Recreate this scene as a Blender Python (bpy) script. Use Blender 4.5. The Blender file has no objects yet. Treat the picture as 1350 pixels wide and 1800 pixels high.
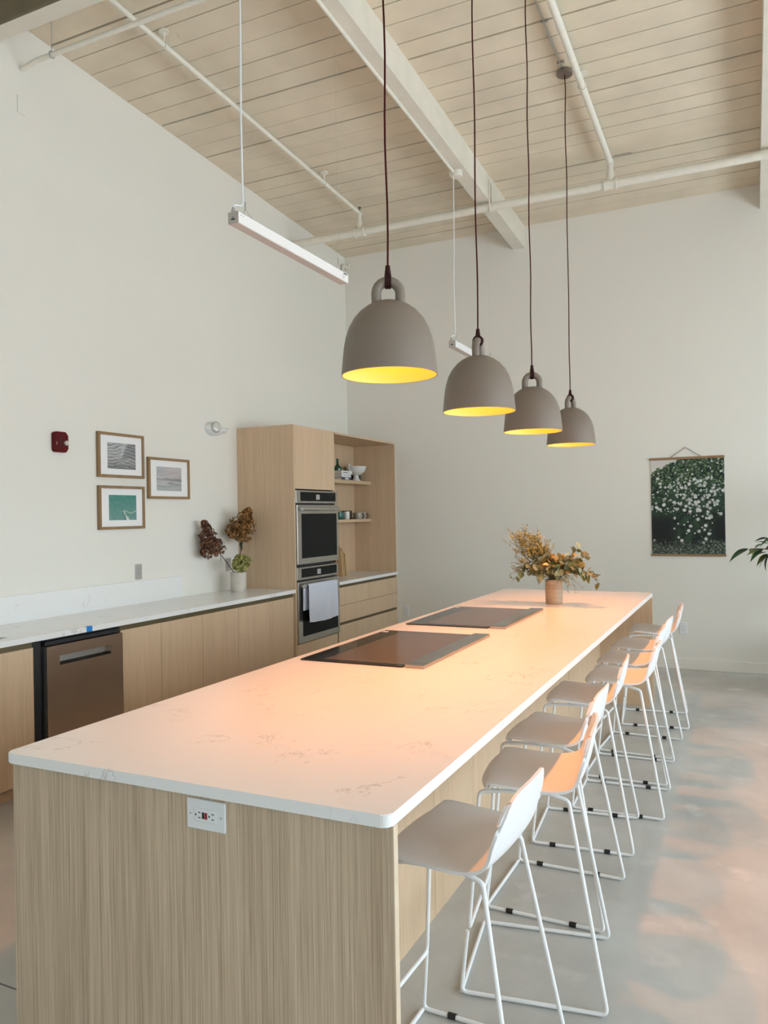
import bpy, bmesh, math, random
from mathutils import Vector, Matrix
random.seed(7)
S = bpy.context.scene
COL = S.collection
PI = math.pi

# ------------------------------------------------------------------ camera
CAM_H = 1.5925
YAW, PITCH, ROLL, FPX = 0.4422, 0.0027, -0.0168, 1367.07
def cam_axes():
    f = Vector((-math.sin(YAW)*math.cos(PITCH), math.cos(YAW)*math.cos(PITCH), math.sin(PITCH)))
    r = Vector((math.cos(YAW), math.sin(YAW), 0)); u = r.cross(f)
    c, s = math.cos(ROLL), math.sin(ROLL)
    return c*r+s*u, -s*r+c*u, f
cr, cu, cf = cam_axes()
cam_d = bpy.data.cameras.new('camera'); cam = bpy.data.objects.new('camera', cam_d); COL.objects.link(cam)
cam_d.sensor_fit = 'VERTICAL'; cam_d.sensor_height = 36.0; cam_d.lens = FPX/1800*36.0
cam_d.clip_start = 0.05; cam_d.clip_end = 200
cam.matrix_world = Matrix(((cr.x, cu.x, -cf.x, 0), (cr.y, cu.y, -cf.y, 0), (cr.z, cu.z, -cf.z, CAM_H), (0, 0, 0, 1)))
S.camera = cam

# ------------------------------------------------------------------ world and daylight
w = bpy.data.worlds.new('sky'); S.world = w; w.use_nodes = True
bgn = w.node_tree.nodes['Background']; bgn.inputs[0].default_value = (0.75, 0.87, 1.0, 1); bgn.inputs[1].default_value = 0.6
S.view_settings.view_transform = 'Standard'; S.view_settings.look = 'None'; S.view_settings.gamma = 1.0
S.view_settings.use_curve_mapping = False
S.view_settings.exposure = 0.0
S.cycles.use_light_tree = False; S.cycles.adaptive_threshold = 0.08; S.cycles.adaptive_min_samples = 20; S.cycles.max_bounces = 5; S.cycles.diffuse_bounces = 4; S.cycles.glossy_bounces = 3; S.cycles.transmission_bounces = 2; S.cycles.volume_bounces = 0
def area(name, loc, rot, sx, sy, power, col):
    d = bpy.data.lights.new(name, 'AREA'); d.shape = 'RECTANGLE'; d.size = sx; d.size_y = sy; d.energy = power; d.color = col
    o = bpy.data.objects.new(name, d); COL.objects.link(o); o.location = loc; o.rotation_euler = rot
    return o
DAY = (0.78, 0.91, 1.0)
WALL_RX = 3.3
WIN_Y = [7.0, 5.1, 3.2, 1.3, -0.6]
WIN_W, WIN_Z0, WIN_Z1 = 1.35, 0.70, 2.95
for k, wy in enumerate(WIN_Y):
    area('window_daylight', (WALL_RX+0.32, wy, (WIN_Z0+WIN_Z1)/2), (0, PI/2, 0), WIN_Z1-WIN_Z0, WIN_W, 90, DAY)
REAR_Y = -3.4
REAR_X = [-2.9, -0.9, 1.1]
for k, wx in enumerate(REAR_X):
    area('window_daylight', (wx, REAR_Y-0.32, (WIN_Z0+WIN_Z1)/2), (PI/2, 0, 0), WIN_W, WIN_Z1-WIN_Z0, 17, DAY)

# ------------------------------------------------------------------ materials
MATS = {}
def nodes(name):
    m = bpy.data.materials.new(name); m.use_nodes = True
    nt = m.node_tree; b = nt.nodes['Principled BSDF']; MATS[name] = m
    return m, nt, b
def N(nt, t, **kw):
    n = nt.nodes.new(t)
    for k, v in kw.items(): setattr(n, k, v)
    return n
def plain(name, col, rough=0.5, metal=0.0, spec=0.5, bump=0.0, bscale=200, var=0.0, vscale=6, coat=0.0, emit=None, es=0):
    m, nt, b = nodes(name)
    b.inputs['Base Color'].default_value = (*col, 1); b.inputs['Roughness'].default_value = rough
    b.inputs['Metallic'].default_value = metal; b.inputs['Specular IOR Level'].default_value = spec
    b.inputs['Coat Weight'].default_value = coat
    tc = N(nt, 'ShaderNodeTexCoord')
    if var:
        n = N(nt, 'ShaderNodeTexNoise'); n.inputs['Scale'].default_value = vscale; n.inputs['Detail'].default_value = 6
        nt.links.new(tc.outputs['Object'], n.inputs['Vector'])
        r = N(nt, 'ShaderNodeValToRGB')
        r.color_ramp.elements[0].position = 0.3; r.color_ramp.elements[1].position = 0.7
        r.color_ramp.elements[0].color = (*[c*(1-var) for c in col], 1); r.color_ramp.elements[1].color = (*[min(1, c*(1+var)) for c in col], 1)
        nt.links.new(n.outputs['Fac'], r.inputs['Fac']); nt.links.new(r.outputs['Color'], b.inputs['Base Color'])
    if bump:
        n = N(nt, 'ShaderNodeTexNoise'); n.inputs['Scale'].default_value = bscale; n.inputs['Detail'].default_value = 3
        nt.links.new(tc.outputs['Object'], n.inputs['Vector'])
        bn = N(nt, 'ShaderNodeBump'); bn.inputs['Strength'].default_value = bump; bn.inputs['Distance'].default_value = 0.002
        nt.links.new(n.outputs['Fac'], bn.inputs['Height']); nt.links.new(bn.outputs['Normal'], b.inputs['Normal'])
    if emit:
        b.inputs['Emission Color'].default_value = (*emit, 1); b.inputs['Emission Strength'].default_value = es
    return m
def wood(name, light, dark, sx=70, sz=1.2, rough=0.45, axis='Z'):
    m, nt, b = nodes(name)
    tc = N(nt, 'ShaderNodeTexCoord'); mp = N(nt, 'ShaderNodeMapping')
    sc = {'Z': (sx, sx, sz), 'X': (sz, sx, sx), 'Y': (sx, sz, sx)}[axis]
    mp.inputs['Scale'].default_value = sc
    nt.links.new(tc.outputs['Object'], mp.inputs['Vector'])
    n1 = N(nt, 'ShaderNodeTexNoise'); n1.inputs['Scale'].default_value = 3.0; n1.inputs['Detail'].default_value = 5; n1.inputs['Roughness'].default_value = 0.65
    nt.links.new(mp.outputs['Vector'], n1.inputs['Vector'])
    mp2 = N(nt, 'ShaderNodeMapping'); mp2.inputs['Scale'].default_value = tuple(s*0.13 for s in sc)
    nt.links.new(tc.outputs['Object'], mp2.inputs['Vector'])
    n2 = N(nt, 'ShaderNodeTexNoise'); n2.inputs['Scale'].default_value = 2.0; n2.inputs['Detail'].default_value = 3
    nt.links.new(mp2.outputs['Vector'], n2.inputs['Vector'])
    add = N(nt, 'ShaderNodeMath', operation='MULTIPLY_ADD'); add.inputs[1].default_value = 0.22
    nt.links.new(n2.outputs['Fac'], add.inputs[0]); 
    ml = N(nt, 'ShaderNodeMath', operation='MULTIPLY'); ml.inputs[1].default_value = 0.6
    nt.links.new(n1.outputs['Fac'], ml.inputs[0]); nt.links.new(ml.outputs[0], add.inputs[2])
    r = N(nt, 'ShaderNodeValToRGB'); r.color_ramp.elements[0].position = 0.31; r.color_ramp.elements[1].position = 0.52
    r.color_ramp.elements[0].color = (*dark, 1); r.color_ramp.elements[1].color = (*light, 1)
    nt.links.new(add.outputs[0], r.inputs['Fac']); nt.links.new(r.outputs['Color'], b.inputs['Base Color'])
    b.inputs['Roughness'].default_value = rough
    bn = N(nt, 'ShaderNodeBump'); bn.inputs['Strength'].default_value = 0.15; bn.inputs['Distance'].default_value = 0.001
    nt.links.new(n1.outputs['Fac'], bn.inputs['Height']); nt.links.new(bn.outputs['Normal'], b.inputs['Normal'])
    return m
def quartz(name):
    m, nt, b = nodes(name)
    tc = N(nt, 'ShaderNodeTexCoord')
    n0 = N(nt, 'ShaderNodeTexNoise'); n0.inputs['Scale'].default_value = 2.2; n0.inputs['Detail'].default_value = 6; n0.inputs['Roughness'].default_value = 0.62; n0.inputs['Distortion'].default_value = 0.6
    nt.links.new(tc.outputs['Object'], n0.inputs['Vector'])
    sb = N(nt, 'ShaderNodeMath', operation='SUBTRACT'); sb.inputs[1].default_value = 0.5
    ab = N(nt, 'ShaderNodeMath', operation='ABSOLUTE')
    nt.links.new(n0.outputs['Fac'], sb.inputs[0]); nt.links.new(sb.outputs[0], ab.inputs[0])
    r = N(nt, 'ShaderNodeValToRGB'); r.color_ramp.elements[0].position = 0.0; r.color_ramp.elements[1].position = 0.006
    r.color_ramp.elements[0].color = (1, 1, 1, 1); r.color_ramp.elements[1].color = (0, 0, 0, 1)
    nt.links.new(ab.outputs[0], r.inputs['Fac'])
    nm = N(nt, 'ShaderNodeTexNoise'); nm.inputs['Scale'].default_value = 3.1; nm.inputs['Detail'].default_value = 4
    mp = N(nt, 'ShaderNodeMapping'); mp.inputs['Location'].default_value = (3, 7, 1)
    nt.links.new(tc.outputs['Object'], mp.inputs['Vector']); nt.links.new(mp.outputs['Vector'], nm.inputs['Vector'])
    rm = N(nt, 'ShaderNodeValToRGB'); rm.color_ramp.elements[0].position = 0.5; rm.color_ramp.elements[1].position = 0.62
    nt.links.new(nm.outputs['Fac'], rm.inputs['Fac'])
    mu = N(nt, 'ShaderNodeMath', operation='MULTIPLY'); nt.links.new(r.outputs['Color'], mu.inputs[0]); nt.links.new(rm.outputs['Color'], mu.inputs[1])
    ms = N(nt, 'ShaderNodeMath', operation='MULTIPLY'); ms.inputs[1].default_value = 0.55; nt.links.new(mu.outputs[0], ms.inputs[0])
    mx = N(nt, 'ShaderNodeMix', data_type='RGBA'); mx.inputs[6].default_value = (0.84, 0.835, 0.82, 1); mx.inputs[7].default_value = (0.36, 0.33, 0.31, 1)
    nt.links.new(ms.outputs[0], mx.inputs[0]); nt.links.new(mx.outputs[2], b.inputs['Base Color'])
    b.inputs['Roughness'].default_value = 0.22
    return m
def concrete(name):
    m, nt, b = nodes(name)
    tc = N(nt, 'ShaderNodeTexCoord')
    n = N(nt, 'ShaderNodeTexNoise'); n.inputs['Scale'].default_value = 1.3; n.inputs['Detail'].default_value = 9; n.inputs['Roughness'].default_value = 0.62
    nt.links.new(tc.outputs['Object'], n.inputs['Vector'])
    r = N(nt, 'ShaderNodeValToRGB')
    r.color_ramp.elements[0].position = 0.3; r.color_ramp.elements[0].color = (0.40, 0.397, 0.375, 1)
    r.color_ramp.elements[1].position = 0.7; r.color_ramp.elements[1].color = (0.56, 0.557, 0.53, 1)
    nt.links.new(n.outputs['Fac'], r.inputs['Fac'])
    # pale scuffs
    n2 = N(nt, 'ShaderNodeTexNoise'); n2.inputs['Scale'].default_value = 4.2; n2.inputs['Detail'].default_value = 6; n2.inputs['Distortion'].default_value = 0.0
    nt.links.new(tc.outputs['Object'], n2.inputs['Vector'])
    r2 = N(nt, 'ShaderNodeValToRGB'); r2.color_ramp.elements[0].position = 0.60; r2.color_ramp.elements[1].position = 0.74
    nt.links.new(n2.outputs['Fac'], r2.inputs['Fac'])
    mx = N(nt, 'ShaderNodeMix', data_type='RGBA'); mx.inputs[7].default_value = (0.66, 0.65, 0.62, 1)
    sf = N(nt, 'ShaderNodeMath', operation='MULTIPLY'); sf.inputs[1].default_value = 0.6; nt.links.new(r2.outputs['Color'], sf.inputs[0])
    nt.links.new(sf.outputs[0], mx.inputs[0]); nt.links.new(r.outputs['Color'], mx.inputs[6])
    # small dark pits and pale specks
    v = N(nt, 'ShaderNodeTexVoronoi'); v.inputs['Scale'].default_value = 55
    nt.links.new(tc.outputs['Object'], v.inputs['Vector'])
    rv = N(nt, 'ShaderNodeValToRGB'); rv.color_ramp.elements[0].position = 0.05; rv.color_ramp.elements[1].position = 0.11
    rv.color_ramp.elements[0].color = (1, 1, 1, 1); rv.color_ramp.elements[1].color = (0, 0, 0, 1)
    nt.links.new(v.outputs['Distance'], rv.inputs['Fac'])
    n3 = N(nt, 'ShaderNodeTexNoise'); n3.inputs['Scale'].default_value = 2.7; n3.inputs['Detail'].default_value = 3
    nt.links.new(tc.outputs['Object'], n3.inputs['Vector'])
    r3 = N(nt, 'ShaderNodeValToRGB'); r3.color_ramp.elements[0].position = 0.52; r3.color_ramp.elements[1].position = 0.7
    nt.links.new(n3.outputs['Fac'], r3.inputs['Fac'])
    mu = N(nt, 'ShaderNodeMath', operation='MULTIPLY'); nt.links.new(rv.outputs['Color'], mu.inputs[0]); nt.links.new(r3.outputs['Color'], mu.inputs[1])
    mx2 = N(nt, 'ShaderNodeMix', data_type='RGBA'); mx2.inputs[7].default_value = (0.13, 0.12, 0.1, 1)
    nt.links.new(mu.outputs[0], mx2.inputs[0]); nt.links.new(mx.outputs[2], mx2.inputs[6])
    nt.links.new(mx2.outputs[2], b.inputs['Base Color'])
    b.inputs['Roughness'].default_value = 0.27
    bn = N(nt, 'ShaderNodeBump'); bn.inputs['Strength'].default_value = 0.05; bn.inputs['Distance'].default_value = 0.01
    nt.links.new(n3.outputs['Fac'], bn.inputs['Height']); nt.links.new(bn.outputs['Normal'], b.inputs['Normal'])
    return m
def printed(name, rough=0.5, spec=0.3):
    m, nt, b = nodes(name)
    a = N(nt, 'ShaderNodeAttribute', attribute_name='ink'); nt.links.new(a.outputs['Color'], b.inputs['Base Color'])
    b.inputs['Roughness'].default_value = rough; b.inputs['Specular IOR Level'].default_value = spec
    return m
WALL = plain('wall_paint', (0.81, 0.783, 0.712), 0.75, bump=0.05, bscale=300)
CEILP = plain('ceiling_paint', (0.74, 0.645, 0.50), 0.7, var=0.07, vscale=3, bump=0.3, bscale=60)
BEAMP = plain('beam_paint', (0.76, 0.71, 0.61), 0.65, var=0.05, vscale=5, bump=0.3, bscale=70)
GIRD = plain('girder_dark', (0.16, 0.13, 0.08), 0.7, var=0.1)
DECK = plain('deck_dark', (0.05, 0.035, 0.02), 0.9, var=0.2)
PIPEP = plain('pipe_paint', (0.80, 0.76, 0.66), 0.5, var=0.04, vscale=20)
OAK = wood('oak_laminate', (0.71, 0.52, 0.345), (0.58, 0.415, 0.265))
OAKI = wood('oak_laminate_island', (0.68, 0.54, 0.39), (0.40, 0.295, 0.195), sx=105, sz=1.0)
OAKY = wood('oak_laminate_shelf', (0.68, 0.495, 0.325), (0.56, 0.40, 0.25), axis='Y')
OAKEDGE = plain('oak_edge_band', (0.66, 0.53, 0.39), 0.5, var=0.06, vscale=20)
QUARTZ = quartz('quartz')
CONC = concrete('polished_concrete')
STEEL = plain('stainless_steel', (0.50, 0.48, 0.45), 0.28, 1.0, var=0.05, vscale=4)
STEELW = plain('dishwasher_steel', (0.46, 0.37, 0.30), 0.3, 1.0, var=0.04, vscale=3)
STEELB = plain('brushed_bright_steel', (0.60, 0.58, 0.55), 0.33, 1.0)
STEELV = plain('vent_rail_steel', (0.40, 0.37, 0.33), 0.22, 1.0, var=0.08, vscale=8)
BLACKG = plain('black_glass', (0.012, 0.012, 0.013), 0.08, 0, 0.5)
OVENG = plain('oven_glass', (0.010, 0.011, 0.011), 0.22, 0, 0.1)
COOKG = plain('ceramic_glass', (0.10, 0.072, 0.055), 0.14, 0, 0.6)  # black glass tinted brown to stand in for the reflected ceiling
BLACK = plain('black_plastic', (0.012, 0.012, 0.014), 0.45)
BRONZE = plain('bronze_channel', (0.17, 0.135, 0.075), 0.4, 0.6)
SHELLW = plain('white_shell_plastic', (0.80, 0.80, 0.80), 0.42, bump=0.03, bscale=500)
WIREW = plain('white_powder_coat', (0.82, 0.83, 0.83), 0.35)
TAUPE = plain('taupe_matte_metal', (0.215, 0.167, 0.130), 0.5, var=0.02)
LINING = plain('lamp_lining_glow', (0.86, 0.64, 0.25), 0.5)  # white lining with the bulb's yellow glow put into its base colour
LEATHER = plain('dark_red_leather', (0.03, 0.006, 0.005), 0.6, spec=0.2)
CORDR = plain('maroon_textile_cord', (0.06, 0.010, 0.008), 0.85, spec=0.1)
BULB = plain('warm_bulb', (1, 0.8, 0.5), 0.4, emit=(1.0, 0.66, 0.012), es=6)
BULB.cycles.emission_sampling = 'NONE'
WHITEM = plain('white_enamel', (0.84, 0.83, 0.81), 0.4)
DIFF = plain('tube_lens', (0.66, 0.60, 0.56), 0.55)
GREYEND = plain('grey_end_cap', (0.46, 0.42, 0.38), 0.5)
WHITEPL = plain('white_plastic', (0.78, 0.79, 0.79), 0.35)
GREYPL = plain('grey_steel_plate', (0.46, 0.44, 0.42), 0.4, 0.3)
RED = plain('alarm_red', (0.10, 0.002, 0.003), 0.5, spec=0.2)
REDB = plain('reset_red', (0.35, 0.01, 0.012), 0.4)
CLEAR = plain('strobe_lens', (0.62, 0.58, 0.54), 0.15, var=0.15, vscale=120)
FRAMEW = wood('frame_oak', (0.36, 0.22, 0.10), (0.24, 0.14, 0.06), sx=30)
MATB = plain('mat_board', (0.86, 0.85, 0.84), 0.7)
DOWEL = wood('dowel_wood', (0.36, 0.21, 0.10), (0.25, 0.14, 0.06), axis='X')
TWINE = plain('brown_twine', (0.14, 0.09, 0.06), 0.8)
INK = printed('printed_ink'); INKG = printed('printed_ink_glazed', 0.3, 0.4)
TOWEL = plain('grey_blue_towel', (0.62, 0.64, 0.72), 0.95, bump=0.6, bscale=350, var=0.05, vscale=60)
STONEW = plain('stoneware', (0.62, 0.56, 0.49), 0.55, var=0.08, vscale=14, bump=0.2, bscale=50)
VASET = wood('banded_stoneware', (0.47, 0.345, 0.225), (0.31, 0.215, 0.13), sx=2.0, sz=55, rough=0.5)
HYDB = plain('dried_petal_brown', (0.16, 0.068, 0.036), 0.8, var=0.75, vscale=38)
HYDO = plain('dried_petal_rust', (0.25, 0.115, 0.03), 0.8, var=0.75, vscale=38)
HYDG = plain('dried_petal_green', (0.36, 0.34, 0.11), 0.8, var=0.55, vscale=38)
STEMD = plain('dark_stem', (0.055, 0.03, 0.02), 0.7)
STEMG = plain('olive_stem', (0.14, 0.12, 0.045), 0.7)
LEAFD = plain('leaf_dark', (0.035, 0.055, 0.022), 0.5, var=0.3, vscale=30)
LEAF_O = plain('leaf_olive', (0.17, 0.19, 0.06), 0.55, var=0.25, vscale=40)
LEAF_G = plain('leaf_grey_green', (0.25, 0.29, 0.18), 0.6, var=0.2, vscale=40)
LEAF_Y = plain('leaf_gold', (0.30, 0.23, 0.07), 0.55, var=0.25, vscale=40)
LEAF_P = plain('leaf_pale', (0.52, 0.47, 0.28), 0.55, var=0.2, vscale=40)
LEAF_B = plain('rubber_leaf', (0.022, 0.048, 0.016), 0.3, var=0.3, vscale=12)
LEAF_BL = plain('rubber_leaf_light', (0.12, 0.16, 0.05), 0.35, var=0.25, vscale=12)
GREENG = plain('green_bottle_glass', (0.012, 0.07, 0.04), 0.12, coat=0.5)
TEALC = plain('teal_glaze', (0.03, 0.13, 0.10), 0.2)
CERW = plain('white_glaze', (0.74, 0.73, 0.70), 0.25)
CERG = plain('grey_glaze', (0.40, 0.37, 0.31), 0.4, var=0.1, vscale=30)
BROWNC = plain('brown_tin', (0.05, 0.018, 0.012), 0.4)
CREAM = plain('cream_print', (0.70, 0.58, 0.36), 0.5)
PAPERW = plain('book_white', (0.74, 0.74, 0.73), 0.6)
PAPERE = plain('book_pages', (0.70, 0.66, 0.57), 0.8)
NAVY = plain('book_navy', (0.02, 0.055, 0.11), 0.5)
BOARD = wood('cutting_board_maple', (0.66, 0.44, 0.22), (0.50, 0.32, 0.15), sx=40)
TAPE = plain('blue_tape', (0.01, 0.22, 0.62), 0.6)
TERRA = plain('planter_clay', (0.30, 0.20, 0.13), 0.7, var=0.1)
SOIL = plain('potting_soil', (0.05, 0.035, 0.025), 0.95, var=0.4, vscale=50)
BARK = plain('bark', (0.16, 0.12, 0.08), 0.8, var=0.2, vscale=30)
WINF = plain('window_frame_paint', (0.7, 0.7, 0.68), 0.5)

# ------------------------------------------------------------------ mesh helpers
def nb(): return bmesh.new()
def box(bm, a, b, bev=0.0, seg=1):
    x0, y0, z0 = a; x1, y1, z1 = b
    vs = [bm.verts.new(p) for p in ((x0,y0,z0),(x1,y0,z0),(x1,y1,z0),(x0,y1,z0),(x0,y0,z1),(x1,y0,z1),(x1,y1,z1),(x0,y1,z1))]
    fs = [bm.faces.new([vs[i] for i in q]) for q in ((0,3,2,1),(4,5,6,7),(0,1,5,4),(1,2,6,5),(2,3,7,6),(3,0,4,7))]
    if bev:
        es = list({e for f in fs for e in f.edges})
        bmesh.ops.bevel(bm, geom=es, offset=bev, segments=seg, affect='EDGES', profile=0.5)
    return vs
def prism(bm, poly, lo, hi, axis='z'):
    """extrude a 2-D polygon; axis is the extrusion axis"""
    def P(a, b, t):
        return {'z': (a, b, t), 'y': (a, t, b), 'x': (t, a, b)}[axis]
    v0 = [bm.verts.new(P(a, b, lo)) for a, b in poly]; v1 = [bm.verts.new(P(a, b, hi)) for a, b in poly]
    n = len(poly)
    bm.faces.new(v0[::-1]); bm.faces.new(v1)
    for i in range(n): bm.faces.new((v0[i], v0[(i+1) % n], v1[(i+1) % n], v1[i]))
def rrect(x0, y0, x1, y1, r, k=5):
    out = []
    for cx, cy, a0 in ((x1-r, y1-r, 0), (x0+r, y1-r, 90), (x0+r, y0+r, 180), (x1-r, y0+r, 270)):
        for i in range(k+1):
            a = math.radians(a0+90*i/k); out.append((cx+r*math.cos(a), cy+r*math.sin(a)))
    return out
def lathe(bm, prof, c=(0, 0, 0), n=32, cap=True):
    rings = []
    for r, z in prof:
        if r < 1e-6: rings.append([bm.verts.new((c[0], c[1], c[2]+z))])
        else: rings.append([bm.verts.new((c[0]+r*math.cos(2*PI*i/n), c[1]+r*math.sin(2*PI*i/n), c[2]+z)) for i in range(n)])
    for A, B in zip(rings, rings[1:]):
        for i in range(n):
            j = (i+1) % n
            if len(A) == 1 and len(B) == 1: continue
            if len(A) == 1: bm.faces.new((A[0], B[i], B[j])) if len(B) > 1 else None
            elif len(B) == 1: bm.faces.new((A[i], A[j], B[0]))
            else: bm.faces.new((A[i], A[j], B[j], B[i]))
    return rings
def fillet(pts, r, k=5):
    pts = [Vector(p) for p in pts]; out = [pts[0]]
    for a, b, c in zip(pts, pts[1:], pts[2:]):
        d1 = (a-b); d2 = (c-b); l = min(d1.length, d2.length)*0.45; d1.normalize(); d2.normalize()
        ang = d1.angle(d2); t = min(l, r/max(1e-3, math.tan(ang/2)))
        p0, p1 = b+d1*t, b+d2*t
        for i in range(k+1):
            s = i/k; out.append((1-s)**2*p0+2*s*(1-s)*b+s*s*p1)
    out.append(pts[-1]); return out
def tube(bm, pts, r, n=8, rb=0.0, k=5, closed=False):
    pts = fillet(pts, rb, k) if rb else [Vector(p) for p in pts]
    rr = r if isinstance(r, (list, tuple)) else [r]*len(pts)
    rings = []; prev = None
    for i, p in enumerate(pts):
        if closed: d = pts[(i+1) % len(pts)]-pts[i-1]
        else: d = pts[min(i+1, len(pts)-1)]-pts[max(i-1, 0)]
        d.normalize()
        if prev is None:
            u = d.cross(Vector((0, 0, 1)))
            if u.length < 1e-3: u = d.cross(Vector((1, 0, 0)))
        else: u = prev-d*prev.dot(d)
        u.normalize(); prev = u; v = d.cross(u)
        rings.append([bm.verts.new(p+(u*math.cos(2*PI*j/n)+v*math.sin(2*PI*j/n))*rr[i]) for j in range(n)])
    L = list(zip(rings, rings[1:]))
    if closed: L.append((rings[-1], rings[0]))
    for A, B in L:
        for j in range(n): bm.faces.new((A[j], A[(j+1) % n], B[(j+1) % n], B[j]))
    if not closed: bm.faces.new(rings[0][::-1]); bm.faces.new(rings[-1])
def finish(bm, name, mat, smooth=False, ang=None):
    bmesh.ops.recalc_face_normals(bm, faces=bm.faces[:])
    me = bpy.data.meshes.new(name); bm.to_mesh(me); bm.free()
    for m in (mat if isinstance(mat, (list, tuple)) else [mat]): me.materials.append(m)
    if smooth:
        for p in me.polygons: p.use_smooth = True
        try: me.set_sharp_from_angle(angle=math.radians(ang or 38))
        except Exception: pass
    return me
def link(name, me, parent=None, local=False):
    o = bpy.data.objects.new(name, me); COL.objects.link(o)
    if parent is not None:
        o.parent = parent
        if not local and parent.type == 'EMPTY': o.matrix_parent_inverse = Matrix.Translation(-Vector(parent.location))
    return o
def obj(name, bm, mat, parent=None, smooth=False, local=False, ang=None):
    return link(name, finish(bm, name, mat, smooth, ang), parent, local)
def bx(name, a, b, mat, parent=None, bev=0.0, seg=1, local=False):
    bm = nb(); box(bm, a, b, bev, seg); return obj(name, bm, mat, parent, local=local)
def tag(o, label, cat, group=None):
    o['label'] = label; o['category'] = cat
    if group: o['group'] = group
    return o
def thing(name, label, cat, loc=(0, 0, 0), rz=0.0, group=None):
    o = bpy.data.objects.new(name, None); COL.objects.link(o); o.location = loc; o.rotation_euler = (0, 0, rz); o.empty_display_size = 0.1
    return tag(o, label, cat, group)
def struct(o, label=None):
    o['kind'] = 'structure'
    if label: o['label'] = label
    return o
def copy_tree(o, parent=None):
    c = o.copy(); COL.objects.link(c)
    if parent is not None: c.parent = parent
    for ch in list(o.children): copy_tree(ch, c)
    return c

# ------------------------------------------------------------------ room shell
WL, BK, ZC, CS = -4.389, 8.283, 4.686, 0.0503
def cz(y, off=0.0): return ZC+CS*(BK-y)-off
RX, RY = WALL_RX, REAR_Y
# floor: base with two poured slabs and a sawn joint between them
fl = struct(bx('floor', (WL-0.2, RY-0.2, -0.20), (RX+0.2, BK+0.2, -0.02), DECK), 'polished grey concrete floor')
bx('floor_slab', (WL, 1.849, -0.02), (RX, BK, 0.0), CONC, fl)
bx('floor_slab', (WL, RY, -0.02), (RX, 1.841, 0.0), CONC, fl)
struct(bx('wall_left', (WL-0.2, RY-0.2, 0), (WL, BK+0.2, 5.6), WALL), 'tall off-white painted wall behind the long counter')
struct(bx('wall_back', (WL, BK, 0), (RX+0.2, BK+0.2, 5.0), WALL), 'off-white end wall with the garden poster')
def pierced(name, axis, pos, th, lo, hi, zt, centres, label):
    bm = nb()
    def b(a0, a1, z0, z1):
        if axis == 'x': box(bm, (pos, a0, z0), (pos+th, a1, z1))
        else: box(bm, (a0, pos, z0), (a1, pos+th, z1))
    b(lo, hi, 0, WIN_Z0); b(lo, hi, WIN_Z1, zt)
    e = lo
    for c in sorted(centres):
        b(e, c-WIN_W/2, WIN_Z0, WIN_Z1); e = c+WIN_W/2
    b(e, hi, WIN_Z0, WIN_Z1)
    return struct(obj(name, bm, WALL), label)
pierced('wall_right', 'x', RX, 0.2, RY-0.2, BK, 5.6, WIN_Y, 'window wall on the right side of the room')
pierced('wall_rear', 'y', RY-0.2, 0.2, WL, RX, 5.6, REAR_X, 'rear wall with windows')
wn = 0
def window(axis, c):
    global wn
    wn += 1
    bm = nb()
    def b(a0, a1, z0, z1, d=0.06):
        if axis == 'x': box(bm, (RX+0.08, a0, z0), (RX+0.08+d, a1, z1))
        else: box(bm, (a0, RY-0.14, z0), (a1, RY-0.14+d, z1))
    a, e = c-WIN_W/2, c+WIN_W/2
    b(a, a+0.05, WIN_Z0, WIN_Z1); b(e-0.05, e, WIN_Z0, WIN_Z1); b(a+0.05, e-0.05, WIN_Z0, WIN_Z0+0.05); b(a+0.05, e-0.05, WIN_Z1-0.05, WIN_Z1)
    b(c-0.015, c+0.015, WIN_Z0+0.05, WIN_Z1-0.05, 0.04)
    for t in (0.33, 0.66): b(a+0.05, e-0.05, WIN_Z0+t*(WIN_Z1-WIN_Z0)-0.015, WIN_Z0+t*(WIN_Z1-WIN_Z0)+0.015, 0.04)
    struct(obj('window_%d' % wn, bm, WINF), 'tall multi-pane window')
for c in WIN_Y: window('x', c)
for c in REAR_X: window('y', c)
# ceiling deck with planks hung below it
bm = nb()
def sloped(bm, x0, x1, y0, y1, o0, o1):
    """box between ceiling offsets o0 (upper) and o1 (lower), following the roof slope"""
    vs = [bm.verts.new(p) for p in ((x0,y0,cz(y0,o1)),(x1,y0,cz(y0,o1)),(x1,y1,cz(y1,o1)),(x0,y1,cz(y1,o1)),(x0,y0,cz(y0,o0)),(x1,y0,cz(y0,o0)),(x1,y1,cz(y1,o0)),(x0,y1,cz(y1,o0)))]
    for q in ((0,3,2,1),(4,5,6,7),(0,1,5,4),(1,2,6,5),(2,3,7,6),(3,0,4,7)): bm.faces.new([vs[i] for i in q])
sloped(bm, WL, RX, RY, BK, -0.15, -0.03)
ceil = struct(obj('ceiling', bm, DECK), 'sloping timber plank ceiling painted cream')
BEAM_L, BEAM_R = (-2.31, -2.18), (0.112, 0.24)
A_S = [3.932, 4.118, 4.304, 4.482, 4.677, 4.872, 5.066, 5.251, 5.453, 5.639, 5.829, 6.02, 6.208, 6.40, 6.586, 6.765, 6.95, 7.145, 7.336, 7.52, 7.70, 7.875, 8.049]
B_S = [4.549, 4.737, 4.942, 5.124, 5.306, 5.51, 5.70, 5.88, 6.075, 6.255, 6.45, 6.638, 6.809, 6.99, 7.17, 7.367, 7.544, 7.736, 7.913, 8.091]
def extend(L, rnd):
    L = list(L)
    while L[0] > 1.7: L.insert(0, L[0]-0.188+rnd.uniform(-.006, .006))
    return L
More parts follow.
